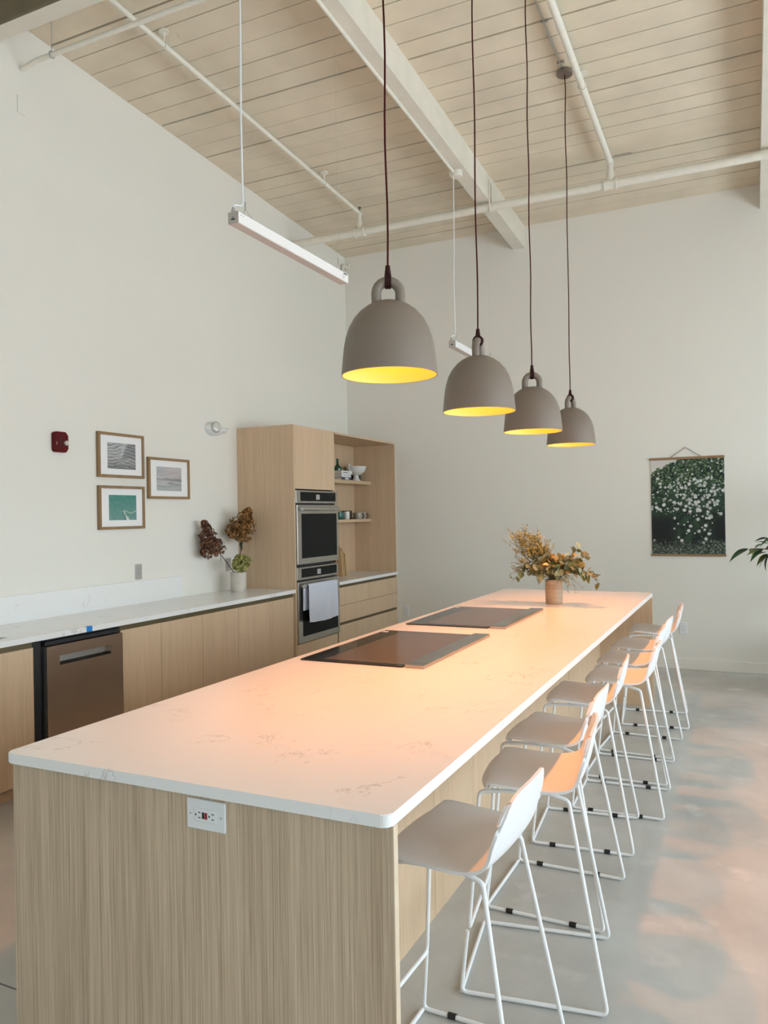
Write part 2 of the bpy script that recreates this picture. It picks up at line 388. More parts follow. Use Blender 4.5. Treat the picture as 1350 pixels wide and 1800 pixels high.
def plank_bay(x0, x1, seams, strong, seed):
    rnd = random.Random(seed)
    L = extend(seams, rnd)+[BK]
    gaps = {}
    for s in L[:-1]:
        g = 0.004 if rnd.random() < 0.35 else 0.009
        if any(abs(s-t) < 0.06 for t in strong): g = 0.019
        gaps[s] = g
    bm = nb(); sloped(bm, x0, x1, RY, L[0]-0.003, -0.03, 0.0); obj('plank_deck', bm, CEILP, ceil)
    for a, b in zip(L, L[1:]):
        y0 = a+gaps[a]/2; y1 = b-(gaps.get(b, 0.0)/2)
        d = rnd.uniform(-0.0015, 0.002)
        bm = nb()
        if seed == 2 and a <= 7.05 < b:      # broken-out bit of the far edge
            poly = [(x0, y0), (x1, y0), (x1, y1), (-0.90, y1), (-0.92, y1-0.022), (-0.97, y1-0.030), (-1.01, y1-0.024), (-1.06, y1-0.028), (-1.07, y1), (x0, y1)]
            v0 = [bm.verts.new((x, y, cz(y, d))) for x, y in poly]; v1 = [bm.verts.new((x, y, cz(y, -0.03))) for x, y in poly]
            bm.faces.new(v0[::-1]); bm.faces.new(v1)
            for i in range(len(poly)): bm.faces.new((v0[i], v0[(i+1) % len(poly)], v1[(i+1) % len(poly)], v1[i]))
        else: sloped(bm, x0, x1, y0, y1, -0.03, d)
        obj('plank', bm, CEILP, ceil)
plank_bay(WL, BEAM_L[0]+0.03, A_S, (3.932, 5.066, 5.639, 6.208, 7.145, 8.049), 1)
plank_bay(BEAM_L[0]+0.03, BEAM_R[0]+0.03, B_S, (5.124, 6.075, 7.17), 2)
plank_bay(BEAM_R[0]+0.03, RX, B_S, (4.9, 5.9, 7.2), 3)
for (x0, x1), lb in ((BEAM_L, 'cream painted ceiling beam running over the kitchen to the end wall'), (BEAM_R, 'cream painted ceiling beam at the right edge of the picture')):
    bm = nb(); sloped(bm, x0, x1, RY, BK, -0.02, 0.235); struct(obj('ceiling_beam', bm, BEAMP), lb)
bm = nb(); sloped(bm, WL, BEAM_L[0], 3.392, 3.50, -0.02, 0.235)
g = struct(obj('ceiling_girder', bm, BEAMP), 'cross girder at the top left corner with a dark face')
bm = nb(); sloped(bm, WL, BEAM_L[0], 3.372, 3.392, -0.02, 0.232); obj('fascia_board', bm, GIRD, g)  # thin darker sheet along the near face of the girder
# baseboard on the back wall
struct(bx('baseboard_back', (-3.74, BK-0.014, 0), (RX, BK, 0.103), WALL, bev=0.002), 'white baseboard along the end wall')

# ------------------------------------------------------------------ island
IX0, IX1, IY0, IY1, TOP = -1.972, -0.741, 1.566, 6.631, 0.92
bm = nb(); prism(bm, rrect(IX0, IY0, IX1, IY1, 0.022, 6), TOP-0.03, TOP)
bmesh.ops.bevel(bm, geom=[e for e in bm.edges if abs(e.verts[0].co.z-e.verts[1].co.z) < 1e-5], offset=0.0025, segments=2, affect='EDGES')
tag(obj('island_countertop', bm, QUARTZ), 'long white veined quartz worktop of the island, lit orange by the pendants', 'countertop')
isl = thing('kitchen_island', 'long oak laminate island base under the quartz top with open knee space', 'kitchen island', (-1.356, 4.1, 0))
bx('end_panel', (-1.964, 1.586, 0), (-0.742, 1.608, 0.89), OAKI, isl)
bx('edge_band', (-0.742, 1.586, 0), (-0.7405, 1.608, 0.889), OAKEDGE, isl)
bx('end_panel', (-1.964, 6.60, 0), (-0.742, 6.622, 0.89), OAK, isl)
bx('edge_band', (-0.742, 6.60, 0), (-0.7405, 6.622, 0.889), OAKEDGE, isl)
yy = [1.608, 2.86, 4.10, 5.36, 6.60]
for a, b in zip(yy, yy[1:]): bx('back_panel', (-1.175, a+0.0015, 0), (-1.157, b-0.0015, 0.89), OAK, isl)
bx('cabinet_body', (-1.93, 1.608, 0.10), (-1.175, 6.60, 0.89), OAK, isl)
bx('toe_kick', (-1.87, 1.608, 0), (-1.19, 6.60, 0.10), BLACK, isl)
for i in range(8):
    a = 1.612+i*0.6235; bx('cabinet_door', (-1.95, a+0.002, 0.105), (-1.93, a+0.6215, 0.85), OAK, isl)

def duplex(name, label, axis, c, sgn, pos, h, wd, hgt, mat, gfci=False, rot=False):
    """wall plate; axis 'x' faces +x at x=pos, axis 'y' faces -y at y=pos; c along wall, h centre height"""
    t = thing(name, label, 'outlet', (pos, c, h) if axis == 'x' else (c, pos, h))
    def P(nm, a0, a1, z0, z1, d0, d1, m, bev=0.0, par=None):
        if axis == 'x': return bx(nm, (pos+d0, c+a0, h+z0), (pos+d1, c+a1, h+z1), m, par or t, bev)
        return bx(nm, (c+a0, pos-d1, h+z0), (c+a1, pos-d0, h+z1), m, par or t, bev)
    P('cover_plate', -wd/2, wd/2, -hgt/2, hgt/2, 0.0, 0.006, mat, 0.0025)
    if gfci:
        f = P('receptacle_face', -0.034, 0.034, -0.0165, 0.0165, 0.0061, 0.0085, mat, 0.0008)
        P('test_button', -0.0085, -0.003, -0.008, 0.008, 0.0086, 0.010, BLACK, 0, f); P('reset_button', -0.001, 0.0065, -0.008, 0.008, 0.0086, 0.010, REDB, 0, f)
        for cx in (-0.021, 0.021):
            for z in (-0.0065, 0.0065): P('slot', cx-0.0035+0.003, cx+0.0035+0.003, z-0.0011, z+0.0011, 0.0086, 0.0089, BLACK, 0, f)
            P('ground_hole', cx-0.010, cx-0.0065, -0.0025, 0.0025, 0.0086, 0.0089, BLACK, 0, f)
        for cx in (-0.048, 0.048): P('screw', cx-0.0022, cx+0.0022, -0.0022, 0.0022, 0.0061, 0.0072, GREYPL)
    else:
        for z in (-0.02, 0.02):
            f = P('receptacle_face', -0.016, 0.016, z-0.0145, z+0.0145, 0.0061, 0.0078, mat, 0.0006)
            for a in (-0.006, 0.006): P('slot', a-0.001, a+0.001, z-0.002, z+0.006, 0.0079, 0.0082, BLACK, 0, f)
        P('screw', -0.002, 0.002, -0.002, 0.002, 0.0061, 0.007, BLACK)
    return t
duplex('power_outlet', 'white outlet with red and black buttons on the near end of the island', 'y', -1.261, -1, 1.586, 0.838, 0.121, 0.077, WHITEPL, gfci=True)

# cooktops
def cooktop(y0, y1, label, dz, grp):
    t = thing('cooktop', label, 'cooktop', (-1.6, (y0+y1)/2, TOP), group=grp)
    bm = nb(); prism(bm, rrect(-1.915, y0, -1.392, y1, 0.012, 4), TOP, TOP+0.006)
    bmesh.ops.bevel(bm, geom=[e for e in bm.edges if min(v.co.z for v in e.verts) > TOP+0.005], offset=0.0015, segments=1, affect='EDGES')
    obj('glass_top', bm, BLACKG, t)
    bm = nb(); prism(bm, rrect(-1.80, y0+0.035, -1.385, y1-0.035, 0.004, 3), TOP+0.0062, TOP+0.0072); obj('cooking_surface', bm, COOKG, t)  # brown panel paints the ceiling's reflection onto the black glass
    v = bx('vent_rail', (-1.380, y0+0.012, TOP), (-1.292, y1-0.005, TOP+0.016), STEELV, t, 0.0018)
    bx('rail_cap', (-1.382, y0+0.004, TOP), (-1.290, y0+0.012, TOP+0.0155), STEELV, t, 0.001)
    bx('rail_groove', (-1.3795, y0+0.045, TOP+0.0161), (-1.2925, y0+0.047, TOP+0.0163), BLACK, v)
    bx('rating_sticker', (-1.905, y1-0.075, TOP+0.0061), (-1.875, y1-0.045, TOP+0.0068), WHITEPL, t)
    return t
cooktop(3.10, 4.045, 'black glass cooktop with steel vent rail, nearer of the two on the island', 0, 'cooktops in the island')
cooktop(4.32, 5.235, 'black glass cooktop with steel vent rail, farther one beside the vase', 0, 'cooktops in the island')

# ------------------------------------------------------------------ left run: base cabinets, dishwasher, counter
XC, XD = -3.761, -3.783
def base_cabinet(y0, y1, label, two=False):
    t = thing('base_cabinet', label, 'cabinet', ((WL+XD)/2, (y0+y1)/2, 0), group='base cabinets under the long counter')
    bx('cabinet_body', (WL+0.002, y0, 0.10), (XD-0.021, y1, 0.69 if y0 < 3 else 0.884), OAK, t)
    bx('toe_kick', (WL+0.02, y0, 0), (XD-0.06, y1, 0.10), OAK, t)
    bx('finger_channel', (XD-0.021, y0, 0.848), (XD-0.012, y1, 0.888), BRONZE, t)
    bx('cabinet_door', (XD-0.0205, y0+0.0015, 0.085), (XD, y1-0.0015, 0.852), OAK, t, 0.001)
base_cabinet(2.60, 3.205, 'oak base cabinet left of the steel dishwasher')
base_cabinet(1.99, 2.598, 'oak base cabinet at the left end under the sink')
ys = [3.893, 4.283, 4.741, 5.193, 5.646, 6.04]
lab = ['narrow oak base cabinet just right of the steel dishwasher', 'second oak base cabinet to the right of the dishwasher', 'middle oak base cabinet between dishwasher and ovens', 'oak base cabinet second from the oven tower', 'oak base cabinet against the oven tower']
for (a, b), l in zip(zip(ys, ys[1:]), lab): base_cabinet(a, b, l)
dw = thing('dishwasher', 'stainless steel dishwasher with pocket handle under the long counter', 'dishwasher', (-4.05, 3.55, 0))
bx('tub', (WL+0.02, 3.212, 0.10), (XD-0.03, 3.889, 0.884), BLACK, dw)
bx('side_gasket', (XD-0.03, 3.212, 0.09), (XD-0.018, 3.27, 0.875), BLACK, dw)
bm = nb()   # door with a pocket cut in it
dx0, dx1 = XD-0.03, XD+0.022
Y0, Y1, Z0, Z1 = 3.284, 3.889, 0.10, 0.842
py0, py1, pz0, pz1 = 3.374, 3.786, 0.722, 0.778
for a, b in (((Y0, Z0), (Y1, pz0)), ((Y0, pz1), (Y1, Z1)), ((Y0, pz0), (py0, pz1)), ((py1, pz0), (Y1, pz1))):
    box(bm, (dx0, a[0], a[1]), (dx1, b[0], b[1]))
bmesh.ops.remove_doubles(bm, verts=bm.verts[:], dist=1e-5)
dr = obj('dishwasher_door', bm, STEELW, dw)
bm = nb()
vs = [bm.verts.new(p) for p in ((dx0+0.004, py0, pz1), (dx0+0.004, py1, pz1), (dx0+0.010, py1, pz0+0.012), (dx0+0.010, py0, pz0+0.012), (dx1, py0, pz0), (dx1, py1, pz0))]
bm.faces.new((vs[0], vs[1], vs[2], vs[3])); bm.faces.new((vs[3], vs[2], vs[5], vs[4]))
bmesh.ops.solidify(bm, geom=bm.faces[:], thickness=0.002)
obj('pocket_handle', bm, STEELB, dr)
bx('door_edge', (dx0, Y0-0.0025, Z0), (dx1, Y0-0.0002, Z1), STEELB, dr)
bx('control_strip', (XD-0.03, Y0, 0.846), (XD+0.004, 3.885, 0.872), BLACK, dw, 0.002)
bx('kick_plate', (WL+0.05, 3.215, 0.0), (XD-0.06, 3.885, 0.10), BLACK, dw)
# counter with sink cut-out
SK = (-4.25, 2.35, -3.862, 3.105)
bm = nb(); CY0, CY1 = 1.95, 6.042
for a, b in (((WL, CY0), (XC, SK[1])), ((WL, SK[3]), (XC, CY1)), ((WL, SK[1]), (SK[0], SK[3])), ((SK[2], SK[1]), (XC, SK[3]))):
    box(bm, (a[0], a[1], 0.888), (b[0], b[1], 0.92))
bmesh.ops.remove_doubles(bm, verts=bm.verts[:], dist=1e-5)
tag(obj('long_countertop', bm, QUARTZ), 'white quartz worktop along the left wall above the dishwasher', 'countertop')
tag(bx('backsplash', (WL+0.002, CY0, 0.92), (WL+0.012, 5.223, 1.098), QUARTZ, bev=0.001), 'low white quartz backsplash strip on the left wall', 'backsplash')
bm = nb()
x0, y0, x1, y1 = SK
for a, b in (((x0+0.003, y0+0.003, 0.70), (x1-0.003, y1-0.003, 0.706)), ((x0+0.003, y0+0.003, 0.70), (x0+0.008, y1-0.003, 0.912)), ((x1-0.008, y0+0.003, 0.70), (x1-0.003, y1-0.003, 0.912)), ((x0+0.003, y0+0.003, 0.70), (x1-0.003, y0+0.008, 0.912)), ((x0+0.003, y1-0.008, 0.70), (x1-0.003, y1-0.003, 0.912))): box(bm, a, b)
tag(obj('sink_basin', bm, STEEL), 'steel sink corner at the left edge of the long counter', 'sink')
bm = nb(); box(bm, (XC-0.02, 3.584, 0.9202), (XC+0.0012, 3.63, 0.9214)); box(bm, (XC+0.0002, 3.584, 0.888), (XC+0.0014, 3.63, 0.9214))
tag(obj('masking_tape', bm, TAPE), 'small piece of blue tape on the counter edge above the dishwasher', 'tape')

# ------------------------------------------------------------------ oven tower
XF = -3.765; TZ = 2.425; TY0, TY1 = 6.045, 6.83
tw = thing('oven_cabinet', 'tall oak cabinet holding the two wall ovens', 'cabinet', (-4.08, 6.44, 0))
bx('side_panel', (WL+0.002, TY0, 0), (XF, TY0+0.02, TZ), OAK, tw)
bx('side_panel', (WL+0.002, TY1-0.018, 0), (XF-0.02, TY1, TZ), OAK, tw)
bx('top_panel', (WL+0.002, TY0+0.02, TZ-0.02), (XF-0.022, TY1-0.018, TZ), OAK, tw)
bx('carcass', (WL+0.002, TY0+0.02, 0.08), (XF-0.05, TY1-0.018, TZ-0.02), BLACK, tw)
bx('cabinet_door', (XF-0.02, TY0+0.023, 1.838), (XF, TY1-0.018, TZ-0.001), OAK, tw, 0.001)
bx('lower_panel', (XF-0.02, TY0+0.022, 0.09), (XF-0.001, TY1-0.001, 0.410), OAK, tw, 0.001)
bx('toe_kick', (WL+0.002, TY0+0.02, 0), (XF-0.06, TY1, 0.08), OAK, tw)
ov = thing('double_oven', 'stainless steel double wall oven with black glass doors', 'oven', (-3.78, 6.44, 0.42))
OY0, OY1 = 6.066, 6.845
def oven_ctl(z0, z1):
    p = bx('control_panel', (XF-0.05, OY0, z0), (XF+0.008, OY1, z1), STEEL, ov, 0.0015)
    d = bx('display_glass', (XF+0.0082, OY0+0.075, z0+0.020), (XF+0.0095, OY1-0.04, z1-0.014), OVENG, p)
    zc = (z0+z1)/2
    bx('display_screen', (XF+0.0096, 6.425, zc-0.024), (XF+0.0101, 6.492, zc+0.024), GREYPL, p)
def oven_door(z0, z1, g0, g1, hz):
    p = bx('oven_door', (XF-0.045, OY0+0.003, z0), (XF+0.016, OY1, z1), STEEL, ov, 0.002)
    bx('door_glass', (XF+0.0162, OY0+0.075, g0), (XF+0.0175, OY1-0.04, g1), OVENG, p)
    bm = nb()
    pts = [(XF+0.050+0.012*math.sin(PI*i/12), OY0+0.04+i*(OY1-OY0-0.075)/12, hz) for i in range(13)]
    tube(bm, pts, 0.0145, 12)
    for y in (OY0+0.065, OY1-0.06): box(bm, (XF+0.0165, y-0.013, hz-0.010), (XF+0.054, y+0.013, hz+0.010), 0.002)
    obj('door_handle', bm, STEELB, p, smooth=True)
oven_ctl(1.706, 1.825); oven_door(1.142, 1.690, 1.196, 1.608, 1.652)
oven_ctl(0.998, 1.114); oven_door(0.420, 0.982, 0.478, 0.896, 0.942)
bx('vent_gap', (XF-0.05, OY0+0.004, 1.115), (XF-0.02, OY1-0.004, 1.141), BLACK, ov)
bx('vent_gap', (XF-0.05, OY0+0.004, 1.691), (XF-0.02, OY1-0.004, 1.705), BLACK, ov)
bx('vent_gap', (XF-0.05, OY0+0.004, 0.983), (XF-0.02, OY1-0.004, 0.997), BLACK, ov)
# towel draped over the lower handle
def towel():
    bm = nb(); rnd = random.Random(3)
    nu, nv = 26, 34
    hx, hz, r = XF+0.058, 0.942, 0.0205
    prof = []
    for i in range(9): prof.append((hx-r, 0.72+i*(hz-0.72)/8))
    for i in range(1, 8): a = PI-PI*i/8; prof.append((hx+r*math.cos(a), hz+r*math.sin(a)))
    for i in range(18): prof.append((hx+r, hz-i*(hz-0.612)/17))
    grid = []
    for j, (px, pz) in enumerate(prof):
        row = []
        for i in range(nu+1):
            u = i/nu; y = 6.150+u*0.545
            drop = max(0, (hz-pz))
            fx = 0.010*drop/0.33*(math.sin(u*11+1.0+pz*3)+0.6*math.sin(u*23+2))
            front = px > hx-0.001
            yy = y+(0.012*drop*math.sin(7*pz) if front else -0.035-0.02*drop)
            zz = pz-(0.014*math.sin(u*3.0)*drop/0.33 if front else 0)
            row.append(bm.verts.new((px+(abs(fx)+0.001 if front else -abs(fx)*0.2), yy, zz)))
        grid.append(row)
    for a, b in zip(grid, grid[1:]):
        for i in range(nu): bm.faces.new((a[i], a[i+1], b[i+1], b[i]))
    bmesh.ops.recalc_face_normals(bm, faces=bm.faces[:])
    bmesh.ops.solidify(bm, geom=bm.faces[:], thickness=0.003)
    return obj('hand_towel', bm, TOWEL, smooth=True, ang=80)
tag(towel(), 'pale grey-blue towel hanging from the lower oven handle', 'towel')

# ------------------------------------------------------------------ open shelf unit and drawers
su = thing('shelf_unit', 'open oak shelf unit between the ovens and the end wall', 'shelf unit', (-4.05, 7.55, 0.92))
SY0, SY1 = TY1, BK-0.001
bx('side_panel', (WL+0.002, SY1-0.020, 0), (XF, SY1, TZ-0.003), OAK, su)
bx('edge_band', (XF, SY1-0.020, 0), (XF+0.0012, SY1, TZ-0.003), OAKEDGE, su)
bx('top_panel', (WL+0.002, SY0, TZ-0.022), (XF, SY1-0.020, TZ-0.003), OAKY, su)
bx('back_panel', (-4.322, SY0, 0.921), (-4.303, SY1-0.020, TZ-0.022), OAK, su)
bx('shelf', (-4.303, SY0, 1.942), (-4.08, SY1-0.020, 1.980), OAKY, su, 0.001)
bx('shelf', (-4.303, SY0, 1.508), (-4.08, SY1-0.020, 1.540), OAKY, su, 0.001)
tag(bx('short_countertop', (-4.303, SY0+0.016, 0.888), (XF+0.022, SY1-0.0205, 0.92), QUARTZ, bev=0.0015), 'short white quartz worktop in the open shelf niche', 'countertop')
dc = thing('drawer_cabinet', 'oak drawer cabinet below the open shelves beside the ovens', 'cabinet', (-4.05, 7.55, 0))
DY0, DY1 = SY0+0.016, SY1-0.021
bx('cabinet_body', (-4.30, DY0, 0.09), (XF-0.035, DY1, 0.886), OAK, dc)
bx('finger_channel', (XF-0.035, DY0, 0.850), (XF-0.020, DY1, 0.886), BRONZE, dc)
bx('finger_channel', (XF-0.035, DY0, 0.470), (XF-0.020, DY1, 0.512), BRONZE, dc)
for a, b, z0, z1 in ((DY0, 7.545, 0.676, 0.856), (7.548, DY1, 0.676, 0.856), (DY0, DY1, 0.506, 0.673), (DY0, DY1, 0.09, 0.478)):
    bx('drawer_front', (XF-0.0195, a+0.001, z0), (XF, b-0.001, z1), OAK, dc, 0.001)
bx('toe_kick', (-4.30, DY0, 0), (XF-0.06, DY1, 0.09), OAK, dc)

# items on the upper shelf (top at 1.980)
Z = 1.980
def book(z, h, y0, y1, x0, x1, cover, label, marks=()):
    t = thing('book', label, 'book', ((x0+x1)/2, (y0+y1)/2, z), group='stacked books on the upper shelf')
    bm = nb(); c = 0.003
    box(bm, (x0, y0, z), (x1, y1, z+c)); box(bm, (x0, y0, z+h-c), (x1, y1, z+h)); box(bm, (x1-c, y0, z+c), (x1, y1, z+h-c))
    obj('cover', bm, cover, t)
    bx('pages', (x0+0.003, y0+0.003, z+c), (x1-c, y1-0.003, z+h-c), PAPERE, t)
    for a, b, z0, z1, m in marks: bx('spine_print', (x1, a, z+z0), (x1+0.0004, b, z+z1), m, t)
book(Z, 0.033, 7.60, 7.815, -4.24, -4.105, NAVY, 'dark blue book at the bottom of the shelf stack', [(7.67, 7.75, 0.008, 0.027, PAPERW), (7.755, 7.77, 0.01, 0.02, PAPERW)])
book(Z+0.0332, 0.036, 7.595, 7.81, -4.24, -4.108, PAPERW, 'white book in the middle of the shelf stack', [(7.64, 7.70, 0.014, 0.021, GREYPL), (7.73, 7.78, 0.014, 0.021, GREYPL)])
book(Z+0.0694, 0.036, 7.58, 7.83, -4.243, -4.10, PAPERW, 'slightly wider white book on top of the shelf stack', [(7.62, 7.74, 0.012, 0.018, NAVY)])
bm = nb(); lathe(bm, [(0, 0), (0.048, 0), (0.05, 0.01), (0.048, 0.035), (0.02, 0.062), (0.0145, 0.075), (0.0145, 0.125), (0.017, 0.127), (0.017, 0.137), (0, 0.137)], (-4.19, 7.655, Z+0.1056), 24)
tag(obj('green_bottle', bm, GREENG, smooth=True), 'squat dark green glass bottle standing on the book stack', 'bottle')
t = thing('footed_bowl', 'white footed ceramic bowl with a curled handle on the upper shelf', 'bowl', (-4.172, 8.065, Z))
bm = nb(); lathe(bm, [(0, 0), (0.058, 0), (0.055, 0.006), (0.036, 0.03), (0.028, 0.055), (0.032, 0.068), (0.075, 0.085), (0.105, 0.115), (0.122, 0.160), (0.125, 0.172), (0.121, 0.172), (0.10, 0.12), (0.07, 0.092), (0, 0.082)], (-4.172, 8.065, Z), 40)
obj('bowl_body', bm, CERW, t, smooth=True)
bm = nb(); tube(bm, [(-4.18, 7.955, Z+0.10), (-4.18, 7.915, Z+0.125), (-4.18, 7.898, Z+0.165), (-4.18, 7.915, Z+0.195), (-4.18, 7.938, Z+0.188), (-4.18, 7.95, Z+0.168)], 0.008, 8, 0.02); obj('bowl_handle', bm, CERW, t, smooth=True)
t = thing('pouring_dish', 'small white dish with pointed spout between books and bowl', 'dish', (-4.24, 7.87, Z))
bm = nb(); lathe(bm, [(0, 0), (0.022, 0), (0.024, 0.05), (0.040, 0.078), (0.037, 0.078), (0.02, 0.05), (0, 0.045)], (-4.245, 7.875, Z), 20); obj('dish_body', bm, CERW, t, smooth=True)
bm = nb(); prism(bm, [(-4.262, 7.90), (-4.235, 7.90), (-4.225, 7.965)], Z+0.066, Z+0.078); obj('spout', bm, CERW, t)
for y, x, l in ((8.155, -4.26, 'black shaker partly behind the footed bowl'), (8.225, -4.21, 'black shaker at the right end of the upper shelf')):
    bm = nb(); lathe(bm, [(0, 0), (0.019, 0), (0.02, 0.004), (0.018, 0.075), (0.012, 0.082), (0, 0.083)], (x, y, Z), 20)
    tag(obj('shaker', bm, BLACK, smooth=True), l, 'shaker', 'black shakers on the upper shelf')
bm = nb(); lathe(bm, [(0, 0), (0.024, 0), (0.024, 0.10), (0.015, 0.118), (0.015, 0.14), (0, 0.141)], (-4.276, 7.80, Z), 18)
tag(obj('dark_jar', bm, BROWNC, smooth=True), 'dark jar standing behind the white books', 'jar')
# items on the lower shelf (top at 1.540)
Z = 1.540
def cup(name, x, y, r, h, mat, label, grp, handle=None):
    t = thing(name, label, 'mug' if handle is not None else 'cup', (x, y, Z), group=grp)
    bm = nb(); lathe(bm, [(0, 0), (r*0.82, 0), (r*0.96, 0.008), (r, h*0.5), (r*0.97, h), (r*0.88, h), (r*0.88, 0.012), (0, 0.01)], (x, y, Z), 24)
    obj('cup_body', bm, mat, t, smooth=True)
    if handle is not None:
        ca, sa = math.cos(handle), math.sin(handle)
        bm = nb(); tube(bm, [(x+ca*d, y+sa*d, Z+z) for d, z in ((r*0.95, h*0.82), (r*1.55, h*0.8), (r*1.7, h*0.5), (r*1.5, h*0.22), (r*0.95, h*0.2))], 0.006, 8, 0.012)
        obj('cup_handle', bm, BROWNC, t, smooth=True)
cup('green_tumbler', -4.16, 7.625, 0.037, 0.082, TEALC, 'dark green cup at the left end of the lower shelf', 'green cups on the lower shelf')
cup('green_tumbler', -4.185, 7.712, 0.036, 0.082, TEALC, 'second dark green cup on the lower shelf, beside the white one', 'green cups on the lower shelf')
cup('white_tumbler', -4.155, 7.785, 0.034, 0.088, CERW, 'white cup between green cups and brown tin', None)
t = thing('brown_canister', 'dark brown tin with cream dots on the lower shelf', 'canister', (-4.20, 7.885, Z))
bm = nb(); lathe(bm, [(0, 0), (0.056, 0), (0.057, 0.004), (0.057, 0.082), (0.059, 0.084), (0.059, 0.098), (0, 0.1)], (-4.20, 7.885, Z), 28); obj('canister_body', bm, BROWNC, t, smooth=True)
for z in (0.03, 0.052, 0.074, 0.092): bx('printed_dot', (-4.142, 7.89, Z+z-0.006), (-4.1395, 7.912, Z+z+0.005), CREAM, t)
ml = ['grey mug with dark handle, leftmost and nearest of four', 'second grey mug from the left on the lower shelf', 'third grey mug from the left on the lower shelf', 'grey mug at the right end of the lower shelf']
for (x, y, r), l in zip(((-4.135, 8.035, 0.044), (-4.228, 8.10, 0.042), (-4.135, 8.142, 0.042), (-4.228, 8.205, 0.040)), ml):
    cup('grey_mug', x, y, r, 0.075, CERG, l, 'grey mugs on the lower shelf', handle=0.9)
# cutting boards leaning against the oven tower side
def board(y, h, wd, lean, label, th=0.018):
    t = thing('cutting_board', label, 'cutting board', (-4.13, y, 0.92), group='cutting boards leaning in the niche')
    poly = [(-wd/2, 0), (wd/2, 0), (wd/2, h*0.72), (wd*0.16, h*0.80), (wd*0.15, h), (-wd*0.15, h), (-wd*0.16, h*0.80), (-wd/2, h*0.72)]
    bm = nb()
    v0 = [bm.verts.new((-4.14+a, y-th/2-lean*b, 0.9205+b)) for a, b in poly]; v1 = [bm.verts.new((-4.14+a, y+th/2-lean*b, 0.9205+b)) for a, b in poly]
    bm.faces.new(v0[::-1]); bm.faces.new(v1)
    for i in range(8): bm.faces.new((v0[i], v0[(i+1) % 8], v1[(i+1) % 8], v1[i]))
    obj('board', bm, BOARD, t)
    bm = nb(); z = 0.92+h*0.93; yb = y-lean*h*0.93
    tube(bm, [(-4.14, yb-0.018, z), (-4.12, yb+0.016, z+0.004), (-4.09, yb+0.04, z-0.07), (-4.085, yb+0.05, z-0.12)], 0.004, 6, 0.02); obj('leather_strap', bm, LEATHER, t, smooth=True)
board(7.47, 0.40, 0.20, 0.14, 'tallest cutting board, leftmost of three in the shelf niche', 0.022)
board(7.515, 0.37, 0.19, 0.14, 'middle cutting board of three leaning in the shelf niche', 0.02)
board(7.575, 0.34, 0.18, 0.14, 'front right cutting board of three leaning in the shelf niche', 0.03)

# ------------------------------------------------------------------ things on the left wall
def ink_grid(name, nu, nv, P, colour, mat, parent=None):
    """flat print: P(u,v) gives the point, colour(u,v) the printed colour (linear)"""
    me = bpy.data.meshes.new(name)
    vs = [P(i/nu, j/nv) for j in range(nv+1) for i in range(nu+1)]
    fs = [(j*(nu+1)+i, j*(nu+1)+i+1, (j+1)*(nu+1)+i+1, (j+1)*(nu+1)+i) for j in range(nv) for i in range(nu)]
    me.from_pydata(vs, [], fs); me.materials.append(mat)
    at = me.color_attributes.new('ink', 'FLOAT_COLOR', 'POINT')
    buf = []
    for j in range(nv+1):
        for i in range(nu+1): buf.extend((*colour(i/nu, j/nv), 1.0))
    at.data.foreach_set('color', buf)
    return link(name, me, parent)
from mathutils import noise as mn
def fbm(x, y, o=4, s=0.0): return mn.fractal(Vector((x, y, s)), 0.9, 2.0, o)
def lerp(a, b, t): t = max(0, min(1, t)); return tuple(p+(q-p)*t for p, q in zip(a, b))
def g(v): return (v, v, v)
def art_sand(u, v):
    d = u-(0.52+0.18*(v-0.5)); bend = math.exp(-(d/0.16)**2)
    s = math.sin(52*(v+0.07*math.sin(3*u+1)+(0.45*d if d > 0 else -0.15*d)+0.04*fbm(u*2, v*2))+1.6*fbm(u*1.5, v*7, 4))
    b = 0.33+0.11*s*(1-0.6*bend)+0.16*fbm(u*5, v*34, 5)
    b += 0.30*math.exp(-((u-(0.50+0.32*(v-0.5)))/0.06)**2)*max(0, v-0.35)*1.6
    if d > 0 and v > 0.42: b *= 0.62
    b *= 0.55+0.6*min(1, v*2.2)
    return g(max(0.03, min(0.75, b)))
def art_sky(u, v):
    c = lerp((0.40, 0.43, 0.42), (0.52, 0.47, 0.47), v)
    c = lerp(c, (0.34, 0.42, 0.49), 0.8*max(0, 1-abs(u-0.08)*2.4)*max(0, v-0.3))
    band = 0.10*math.sin(22*v+3*fbm(u*1.6, v*5))+0.10*fbm(u*3, v*10, 5)
    k = max(0, 1-abs(v-0.42)*3.2)
    return tuple(max(0.05, x+band*(0.25+k)-0.06*k) for x in c)
def art_sea(u, v):
    base = lerp((0.16, 0.31, 0.27), (0.07, 0.25, 0.215), v)
    n = 0.03*fbm(u*8, v*8, 5)
    c = tuple(max(0, x+n) for x in base)
    ridge = u-(0.52+0.26*(0.38-v)+0.03*fbm(v*5, 1))
    if v < 0.38 and ridge > 0: c = lerp(c, (0.70, 0.68, 0.60), 0.95*max(0, min(1, (0.05+0.42*max(0, 0.36-v)**1.5+0.03*fbm(u*9, v*9)-ridge)*22)))
    e = abs(v-(0.33+0.05*math.sin((u-0.45)*14)+0.03*fbm(u*9, 2)))
    if u > 0.44 and e < 0.028: c = lerp(c, (0.66, 0.68, 0.60), (1-e/0.028)*0.75)
    if v < 0.58 and -0.05 < ridge < 0.0: c = lerp(c, (0.03, 0.14, 0.13), 0.75*min(1, (0.58-v)*3.5))
    return c
